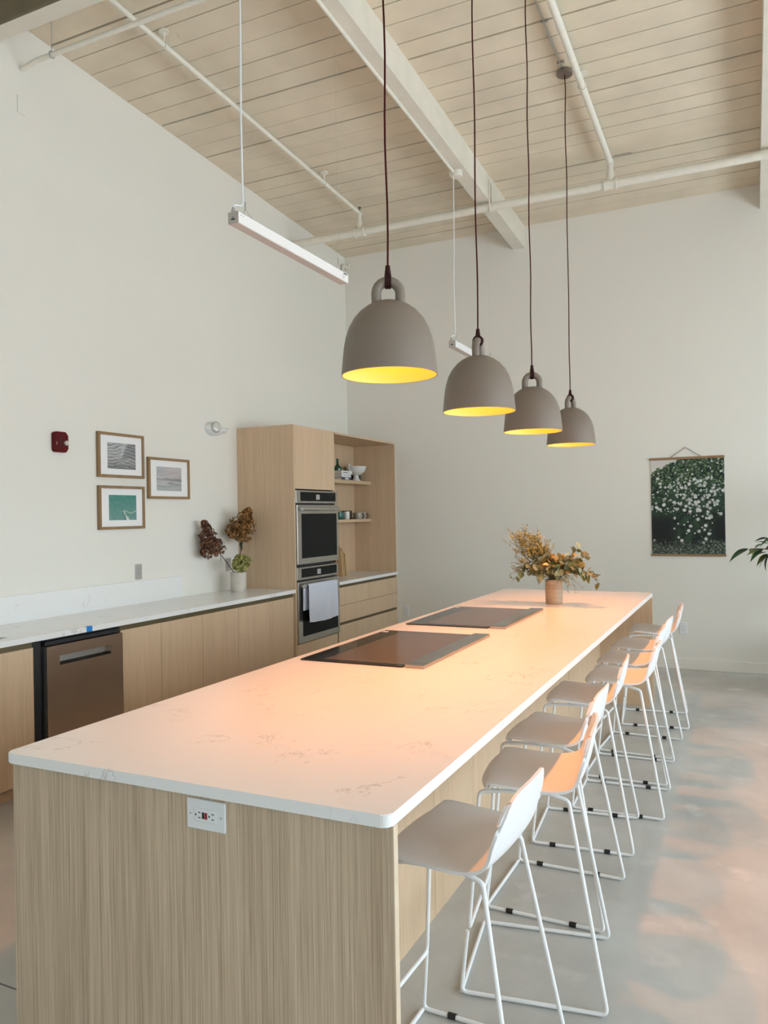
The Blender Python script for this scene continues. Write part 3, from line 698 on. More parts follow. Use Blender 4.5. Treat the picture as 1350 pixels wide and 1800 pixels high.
def picture(y0, y1, z0, z1, art, label, inset):
    t = thing('picture_frame', label, 'picture', (WL, (y0+y1)/2, z0), group='three oak framed pictures on the left wall')
    fw, fd = 0.021, 0.028
    X0, X1 = WL+0.0005, WL+fd
    bx('frame_rail', (X0, y0, z1-fw), (X1, y1, z1), FRAMEW, t, 0.002); bx('frame_rail', (X0, y0, z0), (X1, y1, z0+fw), FRAMEW, t, 0.002)
    bx('frame_stile', (X0, y0, z0+fw), (X1, y0+fw, z1-fw), FRAMEW, t, 0.002); bx('frame_stile', (X0, y1-fw, z0+fw), (X1, y1, z1-fw), FRAMEW, t, 0.002)
    bx('mat_board', (X0, y0+fw, z0+fw), (WL+0.016, y1-fw, z1-fw), MATB, t)
    a, b, c, d = inset
    ink_grid('print', 90, 76, lambda u, v: (WL+0.0166, a+(b-a)*u, c+(d-c)*v), art, INKG, t)
    return t
picture(4.298, 4.778, 1.905, 2.244, art_sand, 'framed black and white photo of rippled sand, top left of three', (4.395, 4.690, 1.972, 2.170))
picture(4.300, 4.777, 1.511, 1.842, art_sea, 'framed teal sea photo, lowest of the three pictures', (4.402, 4.690, 1.580, 1.772))
picture(4.827, 5.328, 1.748, 2.085, art_sky, 'framed pale sky photo, rightmost of the three pictures', (4.925, 5.230, 1.815, 2.012))
al = thing('fire_alarm', 'dark red fire alarm strobe on the left wall', 'fire alarm', (WL, 3.952, 2.133))
bm = nb(); prism(bm, rrect(3.894, 2.063, 4.010, 2.206, 0.022, 5), WL, WL+0.035, 'x'); 
bmesh.ops.bevel(bm, geom=[e for e in bm.edges if min(v.co.x for v in e.verts) > WL+0.03], offset=0.008, segments=2, affect='EDGES')
obj('housing', bm, RED, al)
bx('sounder_slot', (WL+0.035, 3.940, 2.09), (WL+0.0365, 3.948, 2.175), BLACK, al)
bm = nb(); prism(bm, [(3.967, 2.128), (3.984, 2.146), (4.001, 2.128), (3.984, 2.110)], WL+0.034, WL+0.052, 'x'); obj('strobe_lens', bm, CLEAR, al)
for z in (2.118, 2.130): bx('printed_letter', (WL+0.0351, 3.907, z-0.003), (WL+0.0356, 3.913, z+0.003), CLEAR, al)
em = thing('emergency_light', 'white oval emergency light on the wall left of the oven tower', 'emergency light', (WL, 5.70, 2.39))
bm = nb(); n = 36; ring = []
for k in range(n):
    a = 2*PI*k/n; rx, rz = 0.105, 0.062
    yy = 5.675+rx*math.cos(a); zz = 2.385+rz*math.sin(a)
    if math.cos(a) > 0.2 and math.sin(a) > -0.55: yy += 0.085*(math.cos(a)-0.2); zz = min(zz, 2.400)
    ring.append((yy, zz))
layers = [(1.0, 0.0), (1.0, 0.02), (0.93, 0.05), (0.72, 0.075), (0.4, 0.085)]
rr = []
for s, d in layers: rr.append([bm.verts.new((WL+d, 5.68+(y-5.68)*s, 2.385+(z-2.385)*s)) for y, z in ring])
for A, B in zip(rr, rr[1:]):
    for i in range(n): bm.faces.new((A[i], A[(i+1) % n], B[(i+1) % n], B[i]))
bm.faces.new(rr[-1]); bm.faces.new(rr[0][::-1]); obj('housing', bm, WHITEPL, em, smooth=True)
bm = nb(); lathe(bm, [(0.048, 0), (0.048, 0.018), (0.040, 0.034), (0, 0.042)], (0, 0, 0), 24)
bmesh.ops.transform(bm, matrix=Matrix.Translation((WL+0.060, 5.640, 2.394)) @ Matrix.Rotation(math.radians(-18), 4, 'Z') @ Matrix.Rotation(math.radians(90), 4, 'Y'), verts=bm.verts[:]); obj('lamp_lens', bm, CLEAR, em, smooth=True)
bm = nb(); tube(bm, [(WL+0.078+0.015*math.cos(2*PI*i/20), 5.634+0.047*math.cos(2*PI*i/20), 2.394+0.047*math.sin(2*PI*i/20)) for i in range(20)], 0.0045, 6, closed=True); obj('lens_ring', bm, GREYPL, em, smooth=True)
bx('test_indicator', (WL+0.05, 5.80, 2.396), (WL+0.062, 5.842, 2.401), GREYPL, em)
duplex('power_outlet', 'grey outlet plate on the left wall above the backsplash', 'x', 4.718, 1, WL, 1.170, 0.074, 0.120, GREYPL)
duplex('power_outlet', 'grey outlet plate on the left wall behind the dried flowers', 'x', 5.885, 1, WL, 1.150, 0.074, 0.120, GREYPL)
ap = bx('blank_plate', (WL, 3.655, 4.315), (WL+0.008, 3.722, 4.435), WALL, bev=0.002); tag(ap, 'small blank wall plate high on the left wall', 'wall plate')

# ------------------------------------------------------------------ back wall: poster, outlets
po = thing('wall_poster', 'hanging poster of a white flowering bush with wooden rails', 'poster', (-0.585, BK, 1.12))
PX0, PX1, PZ0, PZ1 = -0.922, -0.240, 1.135, 2.100
def art_bush_maker():
    rnd = random.Random(11); fl = []
    for _ in range(2600):
        if len(fl) > 330: break
        u, v = rnd.random(), rnd.random()
        edge = 0.845+0.30*u if u < 0.35 else 0.95+0.05*u
        if v > edge+0.02 or v < 0.11: continue
        dens = 0.25+0.9*max(0, 1-abs(v-0.66)*2.2)*(0.45+0.8*u)
        if v < 0.42: dens *= 0.75 if 0.30 < u < 0.85 else 0.05
        if rnd.random() > dens: continue
        r = rnd.choice((0.006, 0.009, 0.013, 0.017, 0.023))*(1.0 if v < 0.8 else 0.6)
        fl.append((u, v, r, rnd.uniform(0.55, 1.0)))
    for _ in range(420): fl.append((rnd.random(), rnd.uniform(0.01, 0.10+0.08*rnd.random()), rnd.uniform(0.002, 0.005), rnd.uniform(0.2, 0.6)))
    cells = {}
    for f in fl: cells.setdefault((int(f[0]*20), int(f[1]*20)), []).append(f)
    asp = (PZ1-PZ0)/(PX1-PX0)
    def art(u, v):
        n1 = fbm(u*9, v*13, 5); n2 = fbm(u*34, v*46, 4, 3.0)
        edge = 0.845+0.42*max(0, u) + 0.03*n2 + 0.03*n1
        if v > edge and u < 0.40: return lerp((0.66, 0.62, 0.58), (0.58, 0.57, 0.54), u*2)
        dark = lerp((0.006, 0.014, 0.013), (0.030, 0.062, 0.036), 0.5+0.8*n1)
        c = lerp(dark, (0.11, 0.19, 0.085), max(0, n2)*1.4*max(0.15, min(1, v*1.7-0.35)))
        if v > 0.74: c = lerp(c, (0.17, 0.24, 0.12), max(0, n2+0.35*n1)*1.3)
        hol = max(0, min(1, (0.43+0.09*n1+0.04*n2-v)*9))*max(min(1, max(0, (0.36+0.12*n1-u)*7)), min(1, max(0, (u-0.78+0.12*n1)*7)))
        c = lerp(c, (0.010, 0.010, 0.012), 0.9*hol)
        if v < 0.55: c = lerp(c, (0.010, 0.014, 0.014), 0.55*min(1, (0.55-v)*5)*max(0, 0.6-n1))
        c = lerp(c, lerp((0.03, 0.045, 0.028), (0.30, 0.34, 0.28), max(0, n2)*1.2), max(0, min(1, (0.14+0.08*n1+0.08*max(0, u-0.5)-v)*14)))
        iu, iv = int(u*20), int(v*20)
        for a in (iu-1, iu, iu+1):
            for b in (iv-1, iv, iv+1):
                for (fu, fv, r, br) in cells.get((a, b), ()):
                    d = math.hypot((u-fu), (v-fv)*asp)
                    if d < r*1.25: c = lerp(c, (0.72*br, 0.74*br, 0.68*br), (1.25-d/r)*2.2*(0.8+0.5*n2))
        return c
    return art
bx('paper', (PX0, BK-0.0085, PZ0), (PX1, BK-0.0075, PZ1), PAPERW, po)
ink_grid('print', 210, 296, lambda u, v: (PX0+(PX1-PX0)*u, BK-0.0088, PZ0+(PZ1-PZ0)*v), art_bush_maker(), INK, po)
bx('top_rail', (PX0-0.012, BK-0.018, PZ1-0.012), (PX1+0.004, BK-0.0005, PZ1+0.011), DOWEL, po, 0.003)
bx('bottom_rail', (PX0-0.008, BK-0.018, PZ0-0.012), (PX1+0.006, BK-0.0005, PZ0+0.009), DOWEL, po, 0.003)
bm = nb(); tube(bm, [(-0.735, BK-0.012, PZ1+0.008), (-0.590, BK-0.010, 2.206), (-0.445, BK-0.012, PZ1+0.008)], 0.0028, 6); obj('hanging_cord', bm, TWINE, po)
bx('wall_hook', (-0.597, BK-0.012, 2.203), (-0.583, BK, 2.222), WHITEPL, po, 0.001)
duplex('power_outlet', 'white outlet on the end wall behind the farthest stool', 'y', -0.640, -1, BK, 0.405, 0.072, 0.118, WHITEPL)
duplex('power_outlet', 'white outlet on the end wall beside the drawer cabinet', 'y', -3.655, -1, BK, 0.470, 0.072, 0.118, WHITEPL)

# ------------------------------------------------------------------ pipes and conduits overhead
sp = thing('sprinkler_pipework', 'cream painted sprinkler pipes hanging below the plank ceiling', 'pipes', (-1.5, 7.05, 4.45))
MY, MO = 7.04, 0.292; MZ = cz(MY, MO)
bm = nb(); tube(bm, [(WL, MY, MZ), (RX, MY, MZ)], 0.038, 14); obj('main_pipe', bm, PIPEP, sp, smooth=True)
for bxx, r in ((-3.55, 0.017), (-1.078, 0.026)):
    yb = MY
    bm = nb(); tube(bm, [(bxx, 1.0, cz(1.0, 0.10)), (bxx, yb, cz(yb, 0.10)), (bxx, yb, MZ+0.02)], r, 10, 0.03); obj('branch_pipe', bm, PIPEP, sp, smooth=True)
    bm = nb()
    for s in (-0.05, 0.05): tube(bm, [(bxx+s-0.006, MY, MZ), (bxx+s+0.006, MY, MZ)], 0.050, 14)
    tube(bm, [(bxx-0.045, MY, MZ), (bxx+0.045, MY, MZ)], 0.044, 14); obj('pipe_coupling', bm, PIPEP, sp, smooth=True)
    bm = nb(); tube(bm, [(bxx, yb, MZ+0.03), (bxx, yb, MZ+0.10)], r*1.35, 10); tube(bm, [(bxx, yb-0.03, cz(yb, 0.10)), (bxx, yb+0.02, cz(yb, 0.10))], r*1.3, 10); obj('elbow', bm, PIPEP, sp, smooth=True)
for hx, hy, r in ((-3.55, 4.14, 0.017), (-3.55, 6.32, 0.017), (-1.078, 5.80, 0.026)):
    bm = nb(); tube(bm, [(hx, hy, cz(hy, 0.10)+r*0.6), (hx, hy, cz(hy, 0.0))], 0.007, 6); lathe(bm, [(0, 0), (0.035, 0), (0.035, 0.012), (0, 0.012)], (hx, hy, cz(hy, 0.013)), 14)
    tube(bm, [(hx+(r+0.004)*math.cos(2*PI*i/16), hy, cz(hy, 0.10)+(r+0.004)*math.sin(2*PI*i/16)) for i in range(16)], 0.0045, 6, closed=True); obj('pipe_hanger', bm, PIPEP, sp, smooth=True)
bm = nb(); tube(bm, [(-3.55, MY, cz(MY, 0.085)), (-3.55, MY, cz(MY, 0.035))], 0.006, 6); lathe(bm, [(0, 0), (0.02, 0), (0.012, 0.008), (0, 0.01)], (-3.55, MY, cz(MY, 0.045)), 10); obj('sprinkler_head', bm, BRONZE, sp)
bm = nb()
for s in (-0.035, 0.035): tube(bm, [(-2.172, MY+s, cz(MY, 0.05)), (-2.172, MY+s, MZ+0.02), (-2.172, MY+s*0.9, MZ-0.03)], 0.006, 6)
tube(bm, [(-2.172, MY-0.045, MZ), (-2.172, MY-0.03, MZ-0.036), (-2.172, MY, MZ-0.046), (-2.172, MY+0.03, MZ-0.036), (-2.172, MY+0.045, MZ)], 0.006, 6); obj('hanger_hook', bm, PIPEP, sp, smooth=True)
wp = thing('wall_pipe', 'thin cream pipe curving into the left wall at the top left', 'pipe', (WL, 3.69, 4.63))
bm = nb(); tube(bm, [(WL, 3.69, 4.615), (-4.33, 3.69, 4.622), (-4.24, 3.69, 4.640), (-2.33, 3.69, 4.640)], 0.0165, 10, 0.06); obj('pipe', bm, PIPEP, wp, smooth=True)
bm = nb(); tube(bm, [(-4.10, 3.69, 4.64), (-4.10, 3.69, cz(3.69))], 0.0025, 6); tube(bm, [(-4.10, 3.69+0.022*math.cos(2*PI*i/12), 4.64+0.022*math.sin(2*PI*i/12)) for i in range(12)], 0.004, 6, closed=True); obj('hanger_rod', bm, GREYPL, wp)
ps = thing('pipe_stub', 'small white hooked pipe stub near the ceiling corner', 'pipe', (-4.36, 8.2, 4.55))
bm = nb(); tube(bm, [(-4.36, BK, 4.56), (-4.36, 8.19, 4.575), (-4.355, 8.17, 4.49)], 0.018, 8, 0.03); obj('pipe', bm, PIPEP, ps, smooth=True)
bx('wall_flange', (-4.387, BK-0.012, 4.52), (-4.325, BK, 4.60), PIPEP, ps)
cd = thing('beam_conduit', 'cream conduit and junction box fixed under the ceiling beam', 'conduit', (-2.28, 6.4, 4.5))
bm = nb(); tube(bm, [(-2.285, 1.0, cz(1.0, 0.247)), (-2.285, 6.15, cz(6.15, 0.247)), (-2.275, 6.30, cz(6.30, 0.262))], 0.0125, 8, 0.05); obj('conduit', bm, PIPEP, cd, smooth=True)
bm = nb(); lathe(bm, [(0, 0), (0.045, 0), (0.05, 0.006), (0.05, 0.05), (0, 0.05)], (-2.262, 6.36, cz(6.36, 0.286)), 20); box(bm, (-2.32, 6.33, cz(6.4, 0.278)), (-2.262, 6.39, cz(6.4, 0.240)), 0.003); obj('junction_box', bm, PIPEP, cd, smooth=True)
kd = thing('ceiling_conduit', 'thin steel conduit on the planks leading to a pendant canopy', 'conduit', (-1.19, 5.5, 4.8))
bm = nb(); tube(bm, [(-1.195, 2.4, cz(2.4, 0.010)), (-1.195, 5.69, cz(5.69, 0.010))], 0.0065, 8); obj('conduit', bm, STEEL, kd, smooth=True)
for y in (4.6, 5.12, 5.6):
    bm = nb(); box(bm, (-1.215, y-0.008, cz(y, 0.018)), (-1.165, y+0.008, cz(y, -0.0))); obj('conduit_strap', bm, STEEL, kd)

# ------------------------------------------------------------------ linear lights
def linear_light(y0, z0, label, long=1.135):
    t = thing('linear_light', label, 'ceiling light', (-2.30, y0+long/2, z0), group='suspended linear lights')
    X0, X1, z1, y1 = -2.329, -2.270, z0+0.058, y0+long
    b = bx('housing', (X0, y0+0.004, z0+0.004), (X1, y1, z1), WHITEM, t, 0.0015)
    bx('lens', (X0+0.0015, y0+0.004, z0), (X1-0.0015, y1, z0+0.0038), DIFF, t)
    e = bx('end_cap', (X0-0.001, y0, z0), (X1+0.001, y0+0.0038, z1), GREYEND, t)
    bx('printed_label', (X0+0.018, y0-0.0004, z0+0.018), (X0+0.040, y0-0.0001, z0+0.026), BLACK, e); bx('printed_label', (X0+0.027, y0-0.0004, z0+0.028), (X0+0.031, y0-0.0001, z0+0.035), BLACK, e)
    bx('end_cap', (X0-0.001, y1+0.0002, z0), (X1+0.001, y1+0.004, z1), WHITEM, t)
    bx('printed_label', (X1+0.0001, y1-0.06, z1-0.012), (X1+0.0005, y1-0.012, z1-0.005), BLACK, b)
    for k in range(3): bx('printed_label', (X1+0.0001, y1-0.075+k*0.014, z1-0.026), (X1+0.0005, y1-0.066+k*0.014, z1-0.021), GREYPL, b)
    bx('printed_label', (X1+0.0001, y1-0.07, z1-0.038), (X1+0.0005, y1-0.045, z1-0.033), GREYPL, b)
    for k in range(2): bx('printed_label', (X1+0.0001, y0+0.022+k*0.018, z1-0.016), (X1+0.0005, y0+0.030+k*0.018, z1-0.010), GREYPL, b)
    xm = (X0+X1)/2; yk = y0+0.085
    bm = nb(); tube(bm, [(xm-0.012, y0+0.02, z1), (xm-0.012, y0+0.02, z1+0.045), (xm, yk-0.02, z1+0.052), (xm, yk, z1+0.07), (xm-0.006, yk+0.003, z1+0.5), (xm+0.004, yk-0.004, z1+0.9), (xm+0.012, yk-0.01, cz(yk, 0.24))], 0.0048, 6, 0.02); obj('power_cord', bm, WHITEPL, t, smooth=True)
    bm = nb(); lathe(bm, [(0.012, 0), (0.012, 0.012), (0.007, 0.03), (0, 0.03)], (xm-0.012, y0+0.02, z1), 12); obj('cord_grip', bm, GREYPL, t)
    for yy_ in (yk+0.02, y1-0.07):
        bm = nb()
        for s in (-0.026, 0.026): tube(bm, [(xm+s, yy_+0.02*(s > 0), z1+0.001), (xm, yy_, z1+0.05)], 0.0014, 5)
        tube(bm, [(xm, yy_, z1+0.048), (xm, yy_, cz(yy_, 0.236))], 0.0005, 4); tube(bm, [(xm, yy_, z1+0.045), (xm, yy_, z1+0.085)], 0.004, 6); obj('suspension_wire', bm, GREYPL, t)
linear_light(3.168, 3.044, 'white linear light hanging at upper left before the beam', 1.155)
linear_light(6.275, 3.012, 'white linear light farther back, partly behind the second pendant')

# ------------------------------------------------------------------ pendant lamps
RIM_Z = 2.078
def make_pendant():
    t = thing('pendant_lamp', '', 'pendant lamp', (0, 0, 0), group='taupe bell pendants in a row above the island')
    prof = [(0.1755, 0.0), (0.1745, 0.015), (0.170, 0.06), (0.1655, 0.10), (0.159, 0.135), (0.147, 0.172), (0.129, 0.205), (0.105, 0.233), (0.078, 0.253), (0.05, 0.266), (0.02, 0.271), (0, 0.272)]
    bm = nb(); lathe(bm, prof, n=56)
    # rolled rim joins the outer skin to the lining
    A = [v for v in bm.verts if abs(v.co.z) < 1e-6]; A.sort(key=lambda v: math.atan2(v.co.y, v.co.x))
    B = [bm.verts.new((v.co.x*0.983, v.co.y*0.983, 0.0005)) for v in A]
    for i in range(len(A)): bm.faces.new((A[i], A[(i+1) % len(A)], B[(i+1) % len(A)], B[i]))
    obj('shade', bm, TAUPE, t, smooth=True, local=True, ang=60)
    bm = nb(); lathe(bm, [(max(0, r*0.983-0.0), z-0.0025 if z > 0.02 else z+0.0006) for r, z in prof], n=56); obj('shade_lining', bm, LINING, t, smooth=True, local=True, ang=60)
    bm = nb()
    pts = [(-0.043, 0, 0.255), (-0.044, 0, 0.30)]+[(0.044*math.cos(PI-PI*i/10), 0, 0.300+0.044*math.sin(PI-PI*i/10)) for i in range(1, 10)]+[(0.044, 0, 0.30), (0.043, 0, 0.255)]
    tube(bm, pts, 0.0185, 14); obj('carry_loop', bm, TAUPE, t, smooth=True, local=True)
    bm = nb(); tube(bm, [(0, 0.0225*math.cos(2*PI*i/20), 0.344+0.0225*math.sin(2*PI*i/20)) for i in range(20)], 0.0045, 8, closed=True)
    for s in (-0.007, 0.007): tube(bm, [(s, 0.0225*math.cos(2*PI*i/20), 0.344+0.0225*math.sin(2*PI*i/20)) for i in range(20)], 0.0045, 8, closed=True)
    obj('leather_strap', bm, LEATHER, t, smooth=True, local=True)
    bm = nb(); lathe(bm, [(0.013, 0.362), (0.0115, 0.375), (0.009, 0.392), (0.0085, 0.402), (0, 0.402)], n=14); obj('cord_grip', bm, LEATHER, t, smooth=True, local=True)
    bm = nb(); lathe(bm, [(0, 0.262), (0.022, 0.262), (0.022, 0.19), (0, 0.19)], n=18); obj('lamp_socket', bm, WHITEPL, t, smooth=True, local=True)
    bm = nb(); lathe(bm, [(0, 0.115), (0.018, 0.12), (0.029, 0.138), (0.029, 0.155), (0.018, 0.18), (0.014, 0.189), (0, 0.1895)], n=18); obj('bulb', bm, BULB, t, smooth=True, local=True)
    return t
pend = make_pendant()
PL = [((-1.190, 2.580), 2.098, 0.47, 'taupe bell pendant lamp nearest the camera, largest of the four'), ((-1.190, 3.612), 2.081, 1.62, 'second taupe bell pendant, loop seen edge-on'),
      ((-1.190, 4.636), 2.075, 0.35, 'third taupe bell pendant from the camera'), ((-1.190, 5.730), 2.076, 1.25, 'farthest taupe bell pendant, smallest in the picture')]
for i, ((x, y), z, rz, lb) in enumerate(PL):
    o = pend if i == 0 else copy_tree(pend)
    o.location = (x, y, z); o.rotation_euler = (0, 0, rz); o['label'] = lb
for i, o in enumerate([p for p in bpy.data.objects if p.name.startswith('pendant_lamp')]):
    x, y, z = o.location; rnd = random.Random(i)
    zt = cz(y, 0.03)
    bm = nb(); n = 22
    tube(bm, [(0.0028*math.sin(k*1.1+i)*(0 < k < n), 0.0028*math.cos(k*0.9+i)*(0 < k < n), 0.40+(zt-z-0.40)*k/n) for k in range(n+1)], 0.0036, 8); obj('cord', bm, CORDR, o, smooth=True, local=True)
    bm = nb(); lathe(bm, [(0, 0), (0.055, 0), (0.058, 0.004), (0.058, 0.029), (0, 0.029)], (0, 0, zt-z), 28); obj('ceiling_canopy', bm, TAUPE, o, smooth=True, local=True)
    d = bpy.data.lights.new('pendant_bulb_light', 'SPOT'); d.energy = 76; d.color = (1.0, 0.285, 0.045); d.shadow_soft_size = 0.03; d.spot_size = math.radians(114); d.spot_blend = 1.0
    lo = bpy.data.objects.new('pendant_bulb_light', d); COL.objects.link(lo); lo.parent = o; lo.location = (0, 0, 0.098)
    d2 = bpy.data.lights.new('pendant_glow_light', 'POINT'); d2.energy = 0.9; d2.color = (1.0, 0.60, 0.02); d2.shadow_soft_size = 0.028
    l2 = bpy.data.objects.new('pendant_glow_light', d2); COL.objects.link(l2); l2.parent = o; l2.location = (0, 0, 0.075)

# ------------------------------------------------------------------ stools
def shell_mesh():
    P = [(-0.182, 0.664), (-0.176, 0.677), (-0.160, 0.686), (-0.125, 0.690), (-0.07, 0.687), (-0.01, 0.682), (0.05, 0.679), (0.095, 0.682), (0.130, 0.692), (0.155, 0.711), (0.172, 0.738), (0.184, 0.775), (0.193, 0.815), (0.200, 0.850), (0.205, 0.880)]
    nv = 30; bm = nb()
    def spline(t):
        s = t*(len(P)-1); i = min(int(s), len(P)-2); f = s-i
        p0 = P[max(i-1, 0)]; p1 = P[i]; p2 = P[i+1]; p3 = P[min(i+2, len(P)-1)]
        return tuple(0.5*((2*b)+(-a+c)*f+(2*a-5*b+4*c-d)*f*f+(-a+3*b-3*c+d)*f**3) for a, b, c, d in zip(p0, p1, p2, p3))
    nu = 44; G = []
    for j in range(nu+1):
        t = j/nu; x, z = spline(t)
        # half width along the profile with rounded front and top corners
        w0 = 0.205+0.008*math.sin(PI*min(1, t*1.4))
        if t < 0.22: w0 *= 1-0.30*(1-t/0.22)**2.6
        if t > 0.72: w0 *= 1-0.13*((t-0.72)/0.28)**3
        back = max(0, min(1, (t-0.50)/0.30)); back = back*back*(3-2*back)
        row = []
        for i in range(nv+1):
            v = -1+2*i/nv; av = abs(v)
            xx = x-back*0.026*av**2.2+(0.040*av**3.5*(1-t/0.30)**1.5 if t < 0.30 else 0)
            zz = z+(1-back)*(0.008*av**3 if t > 0.15 else -0.006*av**2)-back*(0.012*av**2+0.058*av**6)*max(0, (t-0.62)/0.38)**2
            row.append(Vector((xx, v*w0, zz)))
        G.append(row)
    th = 0.0085
    top = [[bm.verts.new(p) for p in r] for r in G]; bot = []
    for j in range(nu+1):
        r = []
        for i in range(nv+1):
            du = G[min(j+1, nu)][i]-G[max(j-1, 0)][i]; dv = G[j][min(i+1, nv)]-G[j][max(i-1, 0)]
            nrm = du.cross(dv).normalized(); r.append(bm.verts.new(G[j][i]-nrm*th))
        bot.append(r)
    for j in range(nu):
        for i in range(nv):
            bm.faces.new((top[j][i], top[j+1][i], top[j+1][i+1], top[j][i+1])); bm.faces.new((bot[j][i], bot[j][i+1], bot[j+1][i+1], bot[j+1][i]))
    for j in range(nu):
        bm.faces.new((top[j][0], bot[j][0], bot[j+1][0], top[j+1][0])); bm.faces.new((top[j][nv], top[j+1][nv], bot[j+1][nv], bot[j][nv]))
    for i in range(nv):
        bm.faces.new((top[0][i], top[0][i+1], bot[0][i+1], bot[0][i])); bm.faces.new((top[nu][i], bot[nu][i], bot[nu][i+1], top[nu][i+1]))
    return bm
def make_stool():
    t = thing('counter_stool', '', 'stool', (0, 0, 0), group='white counter stools along the island')
    obj('seat_shell', shell_mesh(), SHELLW, t, smooth=True, local=True, ang=50)
    R = 0.0070
    for s in (-1, 1):
        bm = nb()  # runner: lower front post, floor rail and slanted rear leg
        tube(bm, [(-0.212, s*0.212, 0.205), (-0.233, s*0.228, 0.0085), (0.233, s*0.230, 0.0085), (0.120, s*0.160, 0.645), (0.05, s*0.150, 0.662)], R, 10, 0.020, 6); obj('runner', bm, WIREW, t, smooth=True, local=True)
        bm = nb(); tube(bm, [(0.06, s*0.150, 0.661), (-0.135, s*0.165, 0.661)], R*0.9, 8); obj('seat_rail', bm, WIREW, t, smooth=True, local=True)
        for gx in (-0.135, 0.115):
            bm = nb(); tube(bm, [(gx-0.013, s*0.2292, 0.0100), (gx+0.013, s*0.2295, 0.0100)], 0.0098, 10); obj('floor_glide', bm, BLACK, t, smooth=True, local=True)
    bm = nb(); tube(bm, [(-0.10, -0.165, 0.661), (-0.172, -0.170, 0.655), (-0.208, -0.205, 0.207), (-0.208, 0.205, 0.207), (-0.172, 0.170, 0.655), (-0.10, 0.165, 0.661)], R, 10, 0.022, 6); obj('front_leg_and_footrest', bm, WIREW, t, smooth=True, local=True)
    bm = nb(); tube(bm, [(-0.233, -0.226, 0.0085), (-0.233, 0.226, 0.0085)], R, 10); obj('floor_crossbar', bm, WIREW, t, smooth=True, local=True)
    for x, w_ in ((-0.06, 0.158), (0.055, 0.150)):
        bm = nb(); tube(bm, [(x, -w_, 0.664), (x, w_, 0.664)], R*0.8, 8); obj('seat_crossbar', bm, WIREW, t, smooth=True, local=True)
    return t
stool = make_stool()
ST = [(-0.752, 2.062, -2.0, 'white counter stool nearest the camera, cut by the picture bottom'), (-0.700, 2.690, 8.5, 'second white counter stool from the camera, without black glides'),
      (-0.757, 3.222, -1.0, 'third white counter stool from the camera'), (-0.766, 3.915, 4.5, 'fourth white counter stool from the camera'),
      (-0.670, 4.415, 1.5, 'fifth white counter stool from the camera'), (-0.700, 4.950, 0.0, 'sixth white counter stool from the camera'),
      (-0.703, 5.480, -3.0, 'seventh white counter stool, second from the far end'), (-0.690, 6.205, 5.5, 'eighth white counter stool, farthest from the camera')]
for i, (x, y, a, lb) in enumerate(ST):
    o = stool if i == 0 else copy_tree(stool)
    o.location = (x, y, 0); o.rotation_euler = (0, 0, math.radians(a)); o['label'] = lb
    if i == 1:
        for ch in list(o.children):
            if ch.name.startswith('floor_glide'): bpy.data.objects.remove(ch)

# ------------------------------------------------------------------ vase and eucalyptus on the island
VX, VY = -1.312, 5.635
vs_ = thing('stoneware_vase', 'tan banded cylinder vase on the far end of the island', 'vase', (VX, VY, TOP))
bm = nb(); lathe(bm, [(0, 0), (0.058, 0), (0.0605, 0.004), (0.062, 0.05), (0.0625, 0.17), (0.063, 0.178), (0.059, 0.178), (0.057, 0.17), (0.056, 0.012), (0, 0.010)], (VX, VY, TOP), 36); obj('vase_body', bm, VASET, vs_, smooth=True)
def leaf_mesh(name, L, W_, mat, cup=0.15, pts=8, tip=False):
    bm = nb(); c = []
    for k in range(pts):
        s = k/(pts-1); wd = W_*math.sin(PI*(s**(0.75 if tip else 0.9)))*(1 if not tip else (1-0.25*s))
        z = cup*L*(-(s-0.5)**2+0.25)
        c.append((s*L, max(wd, 0.0004), z))
    mid = [bm.verts.new((x, 0, z)) for x, w_, z in c]; l = [bm.verts.new((x, w_, z+0.25*w_)) for x, w_, z in c]; r = [bm.verts.new((x, -w_, z+0.25*w_)) for x, w_, z in c]
    for k in range(pts-1):
        bm.faces.new((mid[k], mid[k+1], l[k+1], l[k])); bm.faces.new((r[k], r[k+1], mid[k+1], mid[k]))
    return finish(bm, name, mat, True, 80)
def orient(d, roll=0.0):
    d = Vector(d).normalized(); return d.to_track_quat('X', 'Z').to_matrix().to_4x4() @ Matrix.Rotation(roll, 4, 'X')
bq = thing('eucalyptus_bouquet', 'loose bouquet of eucalyptus and fine twigs in the tan vase', 'bouquet', (VX, VY, TOP+0.17))
LM = [leaf_mesh('leaf', 0.046, 0.019, m, 0.2, 8) for m in (LEAF_O, LEAF_G, LEAF_Y, LEAF_P)]
mouth = Vector((VX, VY, TOP+0.165))
rnd = random.Random(21)
stems = nb(); fine = nb()
def curve(a, b, sag, n=9):
    a, b = Vector(a), Vector(b); m = (a+b)/2+Vector((0, 0, sag)); return [(1-s)**2*a+2*s*(1-s)*m+s*s*b for s in [i/n for i in range(n+1)]]
def sprig(tip, sag, nl, sizes=(0.9, 1.4), mats=(0, 1, 2), start=0.35):
    c = curve(mouth+Vector((rnd.uniform(-.03, .03), rnd.uniform(-.03, .03), 0)), tip, sag, 10)
    tube(stems, c, 0.0018, 5)
    for k in range(nl):
        s = start+(1-start)*(k+0.5)/nl; i = min(int(s*10), 9); p = c[i].lerp(c[i+1], s*10-i); d = (c[i+1]-c[i]).normalized()
        side = d.cross(Vector((rnd.uniform(-1, 1), rnd.uniform(-1, 1), rnd.uniform(-.3, 1)))).normalized()
        o = link('leaf', LM[rnd.choice(mats)], bq); sc = rnd.uniform(*sizes)
        M = Matrix.Translation(p) @ orient(d*0.5+side, rnd.uniform(-0.9, 0.9)) @ Matrix.Scale(sc, 4)
        o.matrix_parent_inverse = Matrix.Translation(-Vector(bq.location)); o.matrix_basis = M
